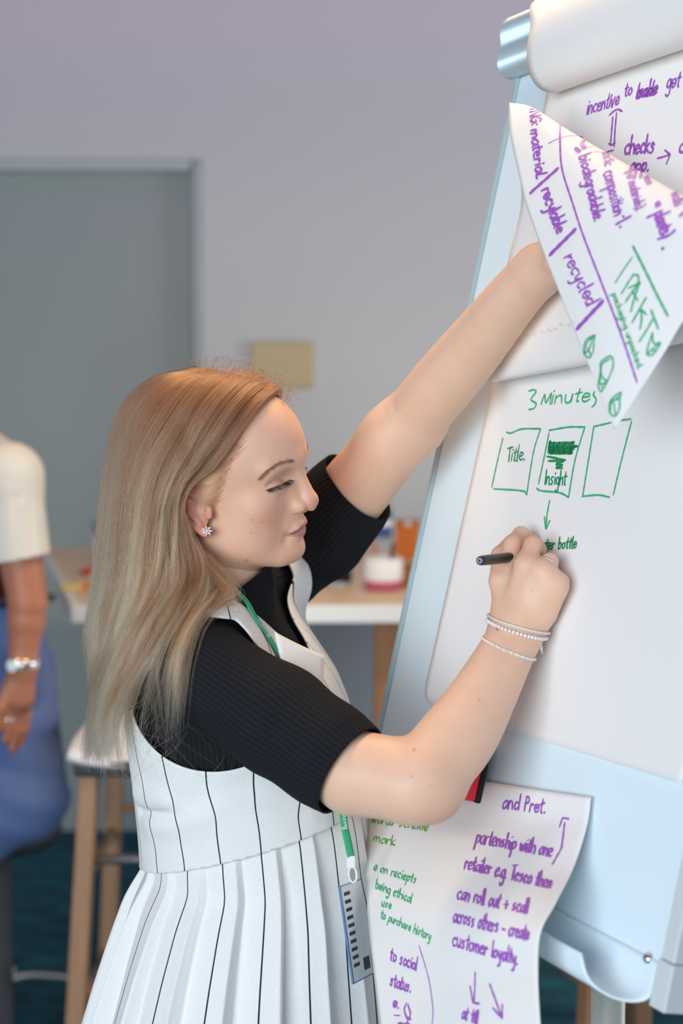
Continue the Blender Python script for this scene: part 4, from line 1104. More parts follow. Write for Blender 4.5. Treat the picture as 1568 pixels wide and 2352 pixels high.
# --- white pinstriped pinafore
M_dress = mat('white_pinstripe_linen', srgb(232, 232, 230), .9)
def _stripes():
    h = NT(M_dress); b = h.n['Principled BSDF']; at = h.new('ShaderNodeAttribute'); at.attribute_name = 'stripe'
    fr = h.new('ShaderNodeMath', operation='FRACT'); h.link(at.outputs['Fac'], fr.inputs[0])
    sb = h.new('ShaderNodeMath', operation='SUBTRACT'); sb.inputs[1].default_value = .5; h.link(fr.outputs[0], sb.inputs[0])
    ab = h.new('ShaderNodeMath', operation='ABSOLUTE'); h.link(sb.outputs[0], ab.inputs[0])
    lt_ = h.new('ShaderNodeMath', operation='LESS_THAN'); lt_.inputs[1].default_value = .0165; h.link(ab.outputs[0], lt_.inputs[0])
    geo = h.new('ShaderNodeTexCoord'); nz = h.new('ShaderNodeTexNoise'); nz.inputs['Scale'].default_value = 300; nz.inputs['Detail'].default_value = 6
    h.link(geo.outputs['Object'], nz.inputs['Vector'])
    c0 = h.new('ShaderNodeMix', data_type='RGBA'); c0.inputs[6].default_value = srgb(226, 226, 224); c0.inputs[7].default_value = srgb(240, 240, 238)
    h.link(nz.outputs['Fac'], c0.inputs[0])
    mx = h.new('ShaderNodeMix', data_type='RGBA'); mx.inputs[7].default_value = srgb(36, 36, 40)
    h.link(lt_.outputs[0], mx.inputs[0]); h.link(c0.outputs[2], mx.inputs[6]); h.link(mx.outputs[2], b.inputs['Base Color'])
    bp = h.new('ShaderNodeBump'); bp.inputs['Strength'].default_value = .25; bp.inputs['Distance'].default_value = .0008
    h.link(nz.outputs['Fac'], bp.inputs['Height']); h.link(bp.outputs['Normal'], b.inputs['Normal'])
_stripes()
NP = 18
ZW = zpx(1905); WS = .30
waist_z = lambda f: ZW + WS * np.clip(f, -.14, .14)
def theta_of(X):                        # angle around the body seen from above, 0 towards the camera, growing to the image right
    cx, a, b = ring(X[:, 2]); dx = X[:, 0] - BC[0] - cx; dy = X[:, 1] - BC[1]
    return np.arctan2(dx, -dy)
TH0 = math.radians(8.5)
FOLDS = [(P(325, 1862, 1.62), P(402, 1872, 1.555), .0065, .0075), (P(318, 1825, 1.62), P(380, 1838, 1.57), -.0040, .012), (P(330, 1905, 1.60), P(470, 1880, 1.54), -.0030, .014), (P(345, 1935, 1.58), P(430, 1955, 1.55), .0025, .010),
         (P(420, 1840, 1.55), P(560, 1800, 1.54), .0018, .014), (P(560, 1850, 1.54), P(690, 1880, 1.56), .0016, .014), (P(640, 1760, 1.54), P(720, 1860, 1.56), -.0020, .016), (P(350, 1770, 1.59), P(470, 1790, 1.545), .0018, .012), (P(745, 1700, 1.6), P(790, 1850, 1.62), .0026, .014)]
def sd_bodice(p):
    d = smin(sd_torso(p), sd_shoulders(p, .006), .04)
    for a, b, w_, s_ in FOLDS: d = d + w_ * np.exp(-(sd_cap(p, a, b, 0.0) / s_) ** 2)
    return d
Vd, Fd = sdf_mesh(sd_bodice, (BC[0] - .30, BC[1] - .36, 1.0), (BC[0] + .30, BC[1] + .36, 1.58), .0038)
th = theta_of(Vd); st = (th - TH0) * NP / (2 * math.pi) + .5
# the stripes drift with the folds
for a, b, w_, s_ in FOLDS: st = st + w_ * 22 * np.exp(-(sd_cap(Vd.astype(np.float32), a, b, 0.0) / (s_ * 1.2)) ** 2)
b_ = to_body(Vd); f_, r_, z_ = b_[:, 0], b_[:, 1], b_[:, 2]
g = z_ - waist_z(f_) + .004
Vd, Fd, (st,) = clip_mesh(Vd, Fd, g, [st])
def armhole(V, side):
    b = to_body(V); sh = to_body(R_S[None])[0] if side > 0 else to_body(L_S[None])[0]
    c = to_body(P(468, 1592, 1.55)[None])[0] if side > 0 else to_body(L_S[None])[0] + np.array([.0, 0, -.03])
    sf, sz = (.104, .082) if side > 0 else (.085, .085)
    df_ = b[:, 0] - c[0]; dz_ = b[:, 2] - c[2]
    tilt = .25 if side > 0 else 0
    k_ = np.sqrt(((df_ * math.cos(tilt) - dz_ * math.sin(tilt)) / sf) ** 2 + ((df_ * math.sin(tilt) + dz_ * math.cos(tilt)) / sz) ** 2)
    lim = np.where(df_ > .02, .108, .060) if side > 0 else .120
    g0 = np.maximum((k_ - 1) * .07, lim - b[:, 1] * side)
    return np.minimum(g0, sd_near_sleeve(V.astype(np.float32)) - .0005) if side > 0 else np.minimum(g0, sd_far_sleeve(V.astype(np.float32)) - .0005)
for s_ in (1, -1): Vd, Fd, (st,) = clip_mesh(Vd, Fd, armhole(Vd, s_), [st])
ZAP = zpx(1500); ZSH = P(530, 1372, 1.64)[2]
def vneck(V):
    b = to_body(V); f, r, z = b[:, 0], b[:, 1], b[:, 2]
    c = to_body(np.array([NB]))[0]
    half = .010 + .066 * np.clip((z - ZAP) / (ZSH - ZAP), -.5, 1.15)
    front = np.abs(r - .004) - half
    return np.where(f - c[0] > -.01, front, np.maximum(front, (ZSH - .012) - z))
Vd, Fd, (st,) = clip_mesh(Vd, Fd, vneck(Vd), [st])
Vd, Fd, (st,) = clip_mesh(Vd, Fd, np.abs(to_body(Vd)[:, 1]) * -1 + .195, [st])
dress_b = wobj('bodice', Vd, Fd, M_dress); vert_attr(dress_b, 'stripe', st)
md = dress_b.modifiers.new('thick', 'SOLIDIFY'); md.thickness = .0024; md.offset = 1
# the wrap edge of the front: a loose corner of cloth standing off the chest
G = np.zeros((10, 10, 3))
c00, c01, c10, c11 = P(628, 1452, 1.545), P(742, 1506, 1.575), P(655, 1560, 1.515), P(738, 1600, 1.55)
for i in range(10):
    for j in range(10):
        a, b = i / 9, j / 9
        G[i, j] = (c00 * (1 - b) + c01 * b) * (1 - a) + (c10 * (1 - b) + c11 * b) * a + np.array([0, -.006 * math.sin(math.pi * b) * (1 - a), 0])
v, f = grid_mesh(G); fl = wobj('front_flap', v, f, M_dress); vert_attr(fl, 'stripe', np.full(len(v), .1))
md = fl.modifiers.new('thick', 'SOLIDIFY'); md.thickness = .0018
# pleated skirt
nc, nr = NP * 36, 84; HEM = .52
G = np.zeros((nr, nc + 1, 3)); S = np.zeros((nr, nc + 1))
jit = rng.normal(0, .10, NP); jam = 1 + rng.normal(0, .18, NP)
for j in range(nc + 1):
    th = 2 * math.pi * j / nc - math.pi + TH0 + math.pi / NP
    ph = (th - TH0) * NP / (2 * math.pi) + .5; kp = int(math.floor(ph)) % NP; u = ph - math.floor(ph)
    e = .86 + .06 * jit[kp] * 2
    saw = (u / e) ** 1.15 if u < e else 1 - ((u - e) / (1 - e)) ** .8
    for i in range(nr):
        t = i / (nr - 1)
        dirx, diry = math.sin(th), -math.cos(th)
        f0 = dirx * BF[0] * .115
        for _ in range(3):
            cx, a, b = ring(np.array([waist_z(f0)])); cf, cr = dirx * BF[0] + diry * BF[1], dirx * BR[0] + diry * BR[1]
            rw = 1 / math.sqrt((cf / float(b[0])) ** 2 + (cr / float(a[0])) ** 2); f0 = (float(cx[0]) + dirx * rw) * BF[0] + diry * rw * BF[1]
        zt = waist_z(f0); z = zt + (HEM - zt) * t
        cx, a, b = ring(np.array([min(z, _tz[-1])])); cx, a, b = float(cx[0]), float(a[0]), float(b[0])
        cf, cr = dirx * BF[0] + diry * BF[1], dirx * BR[0] + diry * BR[1]
        rad = 1 / math.sqrt((cf / b) ** 2 + (cr / a) ** 2)
        amp = (.0035 + .021 * min(1, t * 2.6) ** .7 + .014 * t) * jam[kp]
        rad += -.0045 * math.exp(-t * 45) + amp * (saw - .55) + .004 * math.sin(3 * th + 2) * t + .0020 * math.sin(2 * math.pi * u) * min(1, t * 3)
        G[i, j] = (BC[0] + cx + dirx * rad, BC[1] + diry * rad, z); S[i, j] = ph + .06 * math.sin(5 * t + kp * 1.7) * (.3 + t) * .5
v, f = grid_mesh(G); sk_ = wobj('pleated_skirt', v, f, M_dress); vert_attr(sk_, 'stripe', S.ravel())
md = sk_.modifiers.new('thick', 'SOLIDIFY'); md.thickness = .0016; md.offset = 1
# shoes on the floor
M_shoe = mat('white_leather', srgb(225, 225, 222), .5); M_sole = mat('rubber_sole', srgb(200, 198, 190), .7)
for s in (-1, 1):
    a, b = _b(.05 * s - .03, s * .085, .05), _b(.05 * s + .14, s * .088, .035)
    fn = lambda p: np.maximum(smin(sd_cap(p, a, b, .045, .034), sd_cap(p, a, a + np.array([0, 0, .05]), .045, .042), .02), .012 - p[:, 2])
    V, F = sdf_mesh(fn, np.minimum(a, b) - .08, np.maximum(a, b) + .1, .005); so = wobj('shoe', V, F, M_shoe)
    pts = [(lerp(a, b, t)[0], lerp(a, b, t)[1]) for t in (0, 1)]
    dv = nrm(b - a); nv = np.array([-dv[1], dv[0], 0]); ol = []
    for t in np.linspace(0, 2 * math.pi, 28, endpoint=False): ol.append(lerp(a, b, .5)[:2] + (dv * (.5 * np.linalg.norm(b - a) + .045) * math.cos(t) + nv * .043 * math.sin(t))[:2])
    bm = slab(ol, .001, .016, .002); me = bpy.data.meshes.new('sole'); bm.to_mesh(me); bm.free(); me.materials.append(M_sole)
    so_ = bpy.data.objects.new('sole', me); link(so_, so); so_.matrix_parent_inverse = parent_matrix(so).inverted()
# ------------------------------------------------------------------ her face: brows and lashes; her hair
fV = from_head(Vh); fT = fold(Fh)
bvh_face = BVHTree.FromPolygons([tuple(x) for x in fV], [tuple(int(i) for i in t) for t in fT])
def on_face(px, py):
    r = nrm(ray(px, py)); loc, no, i, d = bvh_face.ray_cast(Vector(CAMP), Vector(r))
    if loc is None: return None, None
    no = np.array(no); no = -no if np.dot(no, r) > 0 else no
    return np.array(loc), no
def hair_curves(name, strands, radii, m, parent, kind=None, tone=None):
    hc = bpy.data.hair_curves.new(name); hc.add_curves([len(s) for s in strands])
    pos = np.concatenate(strands).astype(np.float32); hc.attributes['position'].data.foreach_set('vector', pos.ravel())
    a = hc.attributes.get('radius') or hc.attributes.new('radius', 'FLOAT', 'POINT')
    a.data.foreach_set('value', np.concatenate(radii).astype(np.float32))
    if tone is not None: hc.attributes.new('tone', 'FLOAT', 'CURVE').data.foreach_set('value', np.asarray(tone, dtype=np.float32))
    hc.materials.append(m); o = bpy.data.objects.new(name, hc); link(o, parent)
    o.matrix_parent_inverse = parent_matrix(parent).inverted()
    if kind: o['kind'] = kind
    return o
def hair_mat(name, root, tip, var, rough=.40):
    m = bpy.data.materials.new(name); m.use_nodes = True; h = NT(m); h.n.clear()
    out = h.new('ShaderNodeOutputMaterial'); b = h.new('ShaderNodeBsdfHairPrincipled'); b.parametrization = 'COLOR'
    ci = h.new('ShaderNodeHairInfo'); cr = h.new('ShaderNodeValToRGB')
    e = cr.color_ramp.elements; e[0].position = .04; e[0].color = root; e[1].position = .72; e[1].color = tip
    k = cr.color_ramp.elements.new(.36); k.color = tuple((a * .72 + b_ * .28) for a, b_ in zip(root, tip))
    h.link(ci.outputs['Intercept'], cr.inputs['Fac'])
    mx = h.new('ShaderNodeMix', data_type='RGBA'); mx.inputs[7].default_value = var
    mr = h.new('ShaderNodeMapRange'); mr.inputs['From Min'].default_value = .30; mr.inputs['From Max'].default_value = .85; mr.inputs['To Max'].default_value = 1.0
    at = h.new('ShaderNodeAttribute'); at.attribute_name = 'tone'
    h.link(at.outputs['Fac'], mr.inputs['Value']); h.link(mr.outputs[0], mx.inputs[0]); h.link(cr.outputs['Color'], mx.inputs[6])
    h.link(mx.outputs[2], b.inputs['Color']); b.inputs['Roughness'].default_value = rough; b.inputs['Radial Roughness'].default_value = .5
    h.link(b.outputs[0], out.inputs['Surface']); return m
M_hair = hair_mat('dark_blonde_hair', srgb(80, 50, 35), srgb(250, 202, 152), srgb(112, 66, 44))
M_brow = mat('brow_hair', srgb(166, 120, 102), .6); M_lash = mat('lash_hair', srgb(40, 30, 30), .5)

# --- brows: short hairs along a path on the skin (the far side mirrors the near side)
def mirror(X): q = to_head(X); q = q * np.array([1, -1, 1]); return from_head(q)
def face_path(px, n):
    out = []
    for a in spline(np.array(px, float), n):
        p_, no = on_face(*a)
        if p_ is not None: out.append((p_, no))
    return out
bp_ = face_path([(598, 1097), (606, 1089), (618, 1079), (632, 1069), (648, 1062), (664, 1059), (677, 1059)], 120)
br = []; rr = []
for i in range(300):
    u = rng.random(); j = min(len(bp_) - 2, int(u * (len(bp_) - 1))); p_, no = bp_[j]; tg = nrm(bp_[j + 1][0] - bp_[max(0, j - 1)][0]); sd_ = np.cross(no, tg)
    wd = .0019 * (.45 + .75 * math.sin(math.pi * min(1, .12 + u * .8)))
    p0 = p_ + sd_ * rng.normal(0, .5) * wd; d_ = nrm(-tg * 1.0 + sd_ * rng.normal(-.1, .3) + no * .10); L_ = .0058 * (.7 + .5 * rng.random())
    pts = np.array([p0 + d_ * L_ * t + no * (.0005 + .0004 * math.sin(math.pi * t)) for t in (0, .35, .7, 1)])
    br += [pts, mirror(pts)]; rr += [np.array([.00011, .00010, .00007, .00002])] * 2
hair_curves('eyebrows', br, rr, M_brow, woman)
lp_ = face_path([(611, 1127), (617, 1124), (626, 1120.5), (638, 1116), (650, 1111), (660, 1106), (667, 1102)], 100)
la = []; lr = []
for i in range(125):
    u = .06 + .94 * rng.random() ** .9; j = min(len(lp_) - 2, int(u * (len(lp_) - 1))); p_, no = lp_[j]; tg = nrm(lp_[j + 1][0] - lp_[max(0, j - 1)][0]); dn_ = np.cross(tg, no); dn_ = dn_ if dn_[2] < 0 else -dn_
    d0 = nrm(no * .62 + dn_ * .80 + tg * rng.normal(.10 + .30 * u, .20)); L_ = .0086 * (.70 + .4 * rng.random()) * (.75 + .4 * math.sin(math.pi * u))
    pts = np.array([p_ + d0 * L_ * t + (HR[:, 2] * .0012 + no * .0010) * t * t for t in (0, .25, .5, .75, 1)])
    la += [pts, mirror(pts)]; lr += [np.array([.00015, .00014, .00011, .00008, .00003])] * 2
hair_curves('eyelashes', la, lr, M_lash, woman)
lm = np.zeros(len(allV)); pts_ = np.array([p_ for p_, _ in lp_] + [mirror(p_) for p_, _ in lp_])
cand = np.where(np.linalg.norm(allV[:nh] - from_head([.08, 0, .018]), axis=1) < .07)[0]
dd = np.min(np.linalg.norm(allV[cand][:, None] - pts_[None, ::4], axis=2), axis=1); lm[cand] = np.clip(1.3 - dd / .0012, 0, .7)
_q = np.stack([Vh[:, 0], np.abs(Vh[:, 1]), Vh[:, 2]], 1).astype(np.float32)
lm[:nh] = np.maximum(lm[:nh], .42 * gs(np.maximum(sd_chain(_q, [(.1035, 0, -.0402), (.0985, .009, -.0408), (.0868, .0222, -.0441)], [.0017, .0015, .0009]), 0), .0009))  # shade of the gap between the lips, painted into the skin colour
body.data.attributes['lash_lip_shade'].data.foreach_set('value', lm.astype(np.float32))

# --- hair: guide strands from the parting, over the near side of the head, down the back and over the shoulder
GU = [
 [(628, 916, 1.668), (606, 946, 1.641), (556, 1008, 1.618), (494, 1072, 1.602), (438, 1112, 1.594), (412, 1164, 1.598), (436, 1232, 1.612), (474, 1300, 1.612), (500, 1362, 1.596), (470, 1412, 1.556), (428, 1480, 1.512), (408, 1600, 1.498)],
 [(626, 914, 1.668), (604, 943, 1.640), (552, 1004, 1.616), (488, 1068, 1.600), (432, 1112, 1.592), (408, 1170, 1.594), (420, 1245, 1.600), (446, 1322, 1.590), (440, 1390, 1.560), (408, 1480, 1.508), (394, 1580, 1.498), (400, 1712, 1.505)],
 [(606, 900, 1.670), (572, 934, 1.634), (510, 998, 1.608), (446, 1062, 1.592), (402, 1122, 1.586), (390, 1190, 1.590), (398, 1270, 1.592), (410, 1350, 1.575), (384, 1430, 1.545), (346, 1530, 1.520), (316, 1630, 1.525), (318, 1745, 1.530)],
 [(578, 884, 1.672), (532, 922, 1.630), (468, 986, 1.603), (414, 1056, 1.588), (378, 1130, 1.584), (364, 1210, 1.588), (364, 1300, 1.586), (362, 1380, 1.570), (332, 1470, 1.548), (298, 1570, 1.545), (274, 1670, 1.553), (282, 1775, 1.557)],
 [(544, 868, 1.675), (486, 912, 1.627), (424, 980, 1.601), (376, 1058, 1.590), (350, 1140, 1.588), (338, 1230, 1.590), (334, 1320, 1.590), (325, 1400, 1.580), (300, 1490, 1.566), (274, 1590, 1.566), (262, 1690, 1.575), (286, 1790, 1.580)],
 [(505, 855, 1.680), (434, 898, 1.632), (378, 966, 1.610), (336, 1050, 1.606), (315, 1140, 1.606), (304, 1240, 1.609), (298, 1330, 1.611), (286, 1420, 1.606), (270, 1510, 1.598), (254, 1610, 1.602), (240, 1700, 1.610), (232, 1775, 1.615)],
 [(468, 848, 1.685), (390, 882, 1.650), (330, 955, 1.640), (298, 1050, 1.640), (281, 1150, 1.641), (270, 1250, 1.645), (262, 1340, 1.649), (249, 1430, 1.650), (246, 1520, 1.642), (246, 1600, 1.645), (233, 1680, 1.650), (206, 1762, 1.650)],
 [(440, 846, 1.692), (352, 890, 1.692), (300, 968, 1.692), (276, 1065, 1.692), (262, 1170, 1.692), (253, 1270, 1.692), (242, 1360, 1.692), (229, 1450, 1.692), (234, 1530, 1.692), (241, 1610, 1.692), (230, 1690, 1.692), (214, 1752, 1.692)],
 [(456, 848, 1.702), (380, 880, 1.742), (328, 952, 1.760), (302, 1052, 1.764), (287, 1165, 1.762), (276, 1275, 1.758), (266, 1372, 1.750), (254, 1462, 1.742), (254, 1545, 1.736), (258, 1630, 1.732), (248, 1700, 1.730), (244, 1750, 1.730)],
]
GUI = np.array([[P(*p_) for p_ in g_] for g_ in GU])
# far side: the near side mirrored in the head, then hanging straight down behind the far shoulder
FAR = []
for k_ in (4, 3, 2, 1, 0):
    m_ = mirror(GUI[k_][:6]); tail = [m_[-1] + np.array([-.020 * t + .01 * (4 - k_) * t * .2, .004 * t, -.052 * t]) for t in range(1, 7)]
    FAR.append(np.vstack([m_, tail]))
GUI = np.concatenate([GUI, np.array(FAR)])
NA, NT_ = 260, 72
_g = np.stack([spline(g_, NT_) for g_ in GUI]); GRID = np.stack([spline(_g[:, j], NA) for j in range(NT_)], 1)
def push(pts, fn, off, it=3):
    q = pts.reshape(-1, 3).copy()
    for _ in range(it):
        d = fn(q.astype(np.float32)); k = d < off
        if not k.any(): break
        e = .002; x = q[k].astype(np.float32); d0 = d[k]
        g_ = np.stack([fn(x + np.eye(3, dtype=np.float32)[i] * e) - d0 for i in range(3)], 1) / e; g_ /= np.linalg.norm(g_, axis=1)[:, None] + 1e-6
        q[k] += g_ * (off - d0)[:, None]
    return q.reshape(pts.shape)
fn_head = lambda x: head_sdf(((x - HO) @ HR).astype(np.float32))
fn_body = lambda x: np.minimum(np.minimum(sd_bodice(x) - .003, sd_near_sleeve(x)), sd_cap(x, NB, P(516, 1290, 1.695), .062, .056))
GRID = push(GRID, fn_head, .0035); GRID[:, 30:] = push(GRID[:, 30:], fn_body, .004)
NRM = np.cross(np.gradient(GRID, axis=0), np.gradient(GRID, axis=1)); NRM /= np.linalg.norm(NRM, axis=2)[..., None] + 1e-9
cen = np.where((np.arange(NT_) < 34)[None, :, None], from_head([.0, 0, .04])[None, None], np.array([P(430, 1500, 1.66)[0], 1.66, 0])[None, None] + GRID * [0, 0, 1])
sgn = np.sign((NRM * (GRID - cen)).sum(2)); NRM = NRM * np.where(np.abs(sgn) < .5, 1, sgn)[..., None]
def blur(A, n):
    for _ in range(n):
        for ax_ in (0, 1):
            Pd = np.concatenate([A.take([0], ax_), A, A.take([-1], ax_)], ax_); m_n = A.shape[ax_]
            A = (Pd.take(range(0, m_n), ax_) + 2 * Pd.take(range(1, m_n + 1), ax_) + Pd.take(range(2, m_n + 2), ax_)) / 4
    return A
NRM = blur(NRM, 40); NRM /= np.linalg.norm(NRM, axis=2)[..., None] + 1e-9
def samp(A, a, t):
    x = np.clip(a, 0, 1) * (NA - 1); y = np.clip(t, 0, 1) * (NT_ - 1)
    i = np.minimum(x.astype(int), NA - 2); j = np.minimum(y.astype(int), NT_ - 2); u = (x - i)[..., None]; v_ = (y - j)[..., None]
    return (A[i, j] * (1 - u) + A[i + 1, j] * u) * (1 - v_) + (A[i, j + 1] * (1 - u) + A[i + 1, j + 1] * u) * v_
NS, NCL, KP = 23000, 760, 30
NEAR_END = 8.0 / 13.0
def _dens(n):
    out = []
    while len(out) < n:
        a_ = rng.random() * NEAR_END
        if rng.random() < np.interp(a_ * 13, [0, .4, 1.0, 1.25, 2.2, 3.4, 5, 8], [1, .75, .7, .5, .5, .85, 1, 1]): out.append(a_)
    return np.array(out)
ca = np.concatenate([_dens(int(NCL * .76)), NEAR_END + rng.random(NCL - int(NCL * .76)) * (1 - NEAR_END)])
cl_ph = rng.random(NCL) * 6.28; cl_L = rng.random(NCL) ** 1.2; cl_len = 1 - .36 * rng.random(NCL) ** 1.3; cl_fl = rng.normal(.35, .6, NCL); cl_amp = .5 + 1.5 * rng.random(NCL) ** 1.4; cl_sp = .04 + .26 * rng.random(NCL) ** 1.5; cl_tone = rng.random(NCL)
ci_ = rng.integers(0, NCL, NS)
da = rng.normal(0, .0105, NS); dL = rng.normal(0, .30, NS)
t = np.linspace(0, 1, KP)[None]; T_ = t * (cl_len[ci_] * (1 - .12 * rng.random(NS) ** 1.5))[:, None]
spread = 1 - (1 - cl_sp[ci_])[:, None] * np.clip((T_ - .08) / .80, 0, 1) ** .6
A_ = np.clip(ca[ci_][:, None] + da[:, None] * spread, .002, .998)
A_ = np.where((ca[ci_] < NEAR_END)[:, None] & (A_ < 0.002), .002, A_)
Lr = np.clip(cl_L[ci_][:, None] + dL[:, None] * (.4 + .6 * spread), 0, 1.5)
X = samp(GRID, A_, T_); N_ = samp(NRM, A_, T_)
thick = .0130 * np.clip(T_ / .16, 0.10, 1) * np.interp(A_ * 13, [0, .5, 2.2, 10.2, 12.4, 13], [.28, .4, 1, 1, .4, .28]) * (1 - .25 * np.clip((T_ - .6) / .4, 0, 1))
X = X + N_ * (Lr * thick)[..., None]
TG = samp(np.gradient(GRID, axis=0), A_, T_); TG /= np.linalg.norm(TG, axis=2)[..., None] + 1e-9
wv = np.clip((T_ - .32) / .5, 0, 1) ** 1.2
ph = cl_ph[ci_][:, None] + ca[ci_][:, None] * 26
X = X + TG * (wv * .0100 * cl_amp[ci_][:, None] * np.sin(T_ * 17 + ph))[..., None] + N_ * (wv * .0065 * np.sin(T_ * 17 + ph + 1.4))[..., None]
X = X + (TG * (.014 * cl_fl[ci_])[:, None, None] + N_ * (.008 * cl_fl[ci_])[:, None, None]) * (np.clip((T_ - .72) / .28, 0, 1) ** 1.6)[..., None]
fz = rng.normal(0, 1, (NS, 3)) * .0014
X = X + fz[:, None] * (np.clip(T_, 0, 1) ** 1.2)[..., None] * (1 + 2.0 * (rng.random(NS) < .10))[:, None, None]
X[:, :] += (rng.normal(0, .00035, X.shape)) * np.clip(T_ * 3, 0, 1)[..., None]
X[:, 1:17] = push(X[:, 1:17], fn_head, .0015, 1); X[:, 15:] = push(X[:, 15:], fn_body, .0025, 1)
rad = .000135 * np.interp(np.linspace(0, 1, KP), [0, .05, .7, 1], [.8, 1, .9, .25])
strands = list(X); radii = [rad] * NS
# a brown lock drawn from behind the ear across the strap, and wisps over the sleeve
lock = push(spline(np.array([P(*a_) for a_ in [(398, 1185, 1.604), (424, 1250, 1.616), (478, 1308, 1.612), (528, 1362, 1.590), (500, 1382, 1.578), (448, 1425, 1.545), (418, 1495, 1.508), (406, 1590, 1.494), (400, 1700, 1.496)]]), 40), fn_body, .004)
for i in range(520):
    o_ = rng.normal(0, 1, 3); wd = np.interp(np.linspace(0, 1, 40), [0, .2, .35, .5, .7, 1], [.003, .006, .006, .0035, .006, .007])[:, None]; n_ = int(40 * (.62 + .38 * rng.random() ** .6))
    s_ = lock + o_ * wd + np.stack([np.sin(np.linspace(0, 9, 40) + o_[0]), 0 * lock[:, 0], np.cos(np.linspace(0, 7, 40) + o_[1])], 1) * .0025 * np.linspace(0, 1, 40)[:, None]
    strands.append(push(s_[:n_], fn_body, .0015, 1)); radii.append(np.interp(np.linspace(0, 1, n_), [0, .8, 1], [.00012, .00011, .00003]))
for i in range(34):
    a_ = P(340 + 65 * rng.random(), 1470 + 70 * rng.random(), 1.515); q = spline(np.array([a_, a_ + [.010 * rng.normal(), -.004, -.05], a_ + [.028 * rng.normal(), 0, -.09], a_ + [.045 * rng.normal(), .004, -.115 - .03 * rng.random()]]), 18)
    strands.append(push(q, fn_body, .002, 2)); radii.append(np.interp(np.linspace(0, 1, 18), [0, .8, 1], [.00009, .00008, .00002]))
n_lock = len(strands) - NS
# fine baby hair at the temple and loose hairs at the crown and forehead
for i in range(520):
    u = rng.random(); q = spline(np.array([(566, 1004), (540, 1050), (520, 1100), (510, 1140), (494, 1165)], float), 40)[int(u * 39)] + rng.normal(0, 7, 2) - [8, 0]
    p_, no = on_face(q[0], q[1])
    if p_ is None: continue
    e_ = spline(np.array([(470, 1075), (440, 1100), (432, 1118), (436, 1128), (446, 1146)], float), 40)[int(u * 39)] + rng.normal(0, 6, 2); p1, n1 = on_face(e_[0], e_[1])
    if p1 is None: continue
    L_ = .45 + .55 * rng.random(); pts = []
    for s_ in np.linspace(0, 1, 9): pts.append(lerp(p_, lerp(p_, p1, L_), s_) + no * (.0006 + .0030 * math.sin(math.pi * min(1, s_ * .9))) - HR[:, 2] * .004 * math.sin(math.pi * s_))
    pts = push(np.array(pts), fn_head, .0007, 2); strands.append(pts); radii.append(np.interp(np.linspace(0, 1, 9), [0, .8, 1], [.00007, .00007, .00002]))
n_temple = len(strands) - NS
for i in range(190):
    a_ = rng.random() ** 1.3; b0 = from_head([lerp(np.array([.092]), np.array([-.03]), a_)[0], .004 + .022 * rng.random(), 0]); top = None
    q0 = to_head(b0); z_ = .05 + .12
    lo_, hi_ = 0.03, .17
    for _ in range(14):
        md_ = (lo_ + hi_) / 2
        if head_sdf(np.array([[q0[0], q0[1], md_]], np.float32))[0] < 0: lo_ = md_
        else: hi_ = md_
    p_ = from_head([q0[0], q0[1], lo_]); r0 = .006 + .010 * rng.random(); ph_ = rng.random() * 6.28; fwd = rng.normal(0, .010); L_ = .022 + .028 * rng.random()
    pts = []
    for s_ in np.linspace(0, 1, 14):
        pts.append(p_ + HR[:, 2] * (r0 * math.sin(math.pi * s_ * .8) * 1.5) + HR[:, 0] * (fwd * s_ + .0035 * math.sin(ph_ + 9 * s_)) + HR[:, 1] * (L_ * s_ * .8) + HR[:, 2] * .003 * math.sin(ph_ + 11 * s_))
    strands.append(np.array(pts)); radii.append(np.interp(np.linspace(0, 1, 14), [0, .7, 1], [.00011, .0001, .00003]))
tone = np.concatenate([np.clip(.85 * cl_tone[ci_] + .15 * rng.random(NS) + .05 * rng.normal(0, 1, NS), 0, 1), np.where(np.arange(len(strands) - NS) < n_lock, rng.random(len(strands) - NS), np.where(np.arange(len(strands) - NS) < n_temple, .35, .95))])
hair = hair_curves('hair', strands, radii, M_hair, woman, tone=tone)
# scalp tone under the hair
loc_ = Vh.astype(float); hl = to_head(GUI[0][:6]); 
hz = np.interp(loc_[:, 2], hl[::-1, 2], hl[::-1, 0]); sc_ = np.clip((hz - .004 - loc_[:, 0]) / .006, 0, 1) * (loc_[:, 2] > -.02 + .0) * (1 - ((np.abs(loc_[:, 1]) > .066) & (loc_[:, 2] < .012) & (np.abs(loc_[:, 0] + .004) < .035)))
scalp = np.zeros(len(allV)); scalp[:nh] = sc_
vert_attr(body, 'scalp', scalp)
_h = NT(M_skin); _b2 = _h.n['Principled BSDF']; _src = _b2.inputs['Base Color'].links[0].from_socket
_at = _h.new('ShaderNodeAttribute'); _at.attribute_name = 'scalp'; _mx = _h.new('ShaderNodeMix', data_type='RGBA'); _mx.inputs[7].default_value = srgb(122, 84, 58)
_h.link(_at.outputs['Fac'], _mx.inputs[0]); _h.link(_src, _mx.inputs[6]); _h.link(_mx.outputs[2], _b2.inputs['Base Color'])

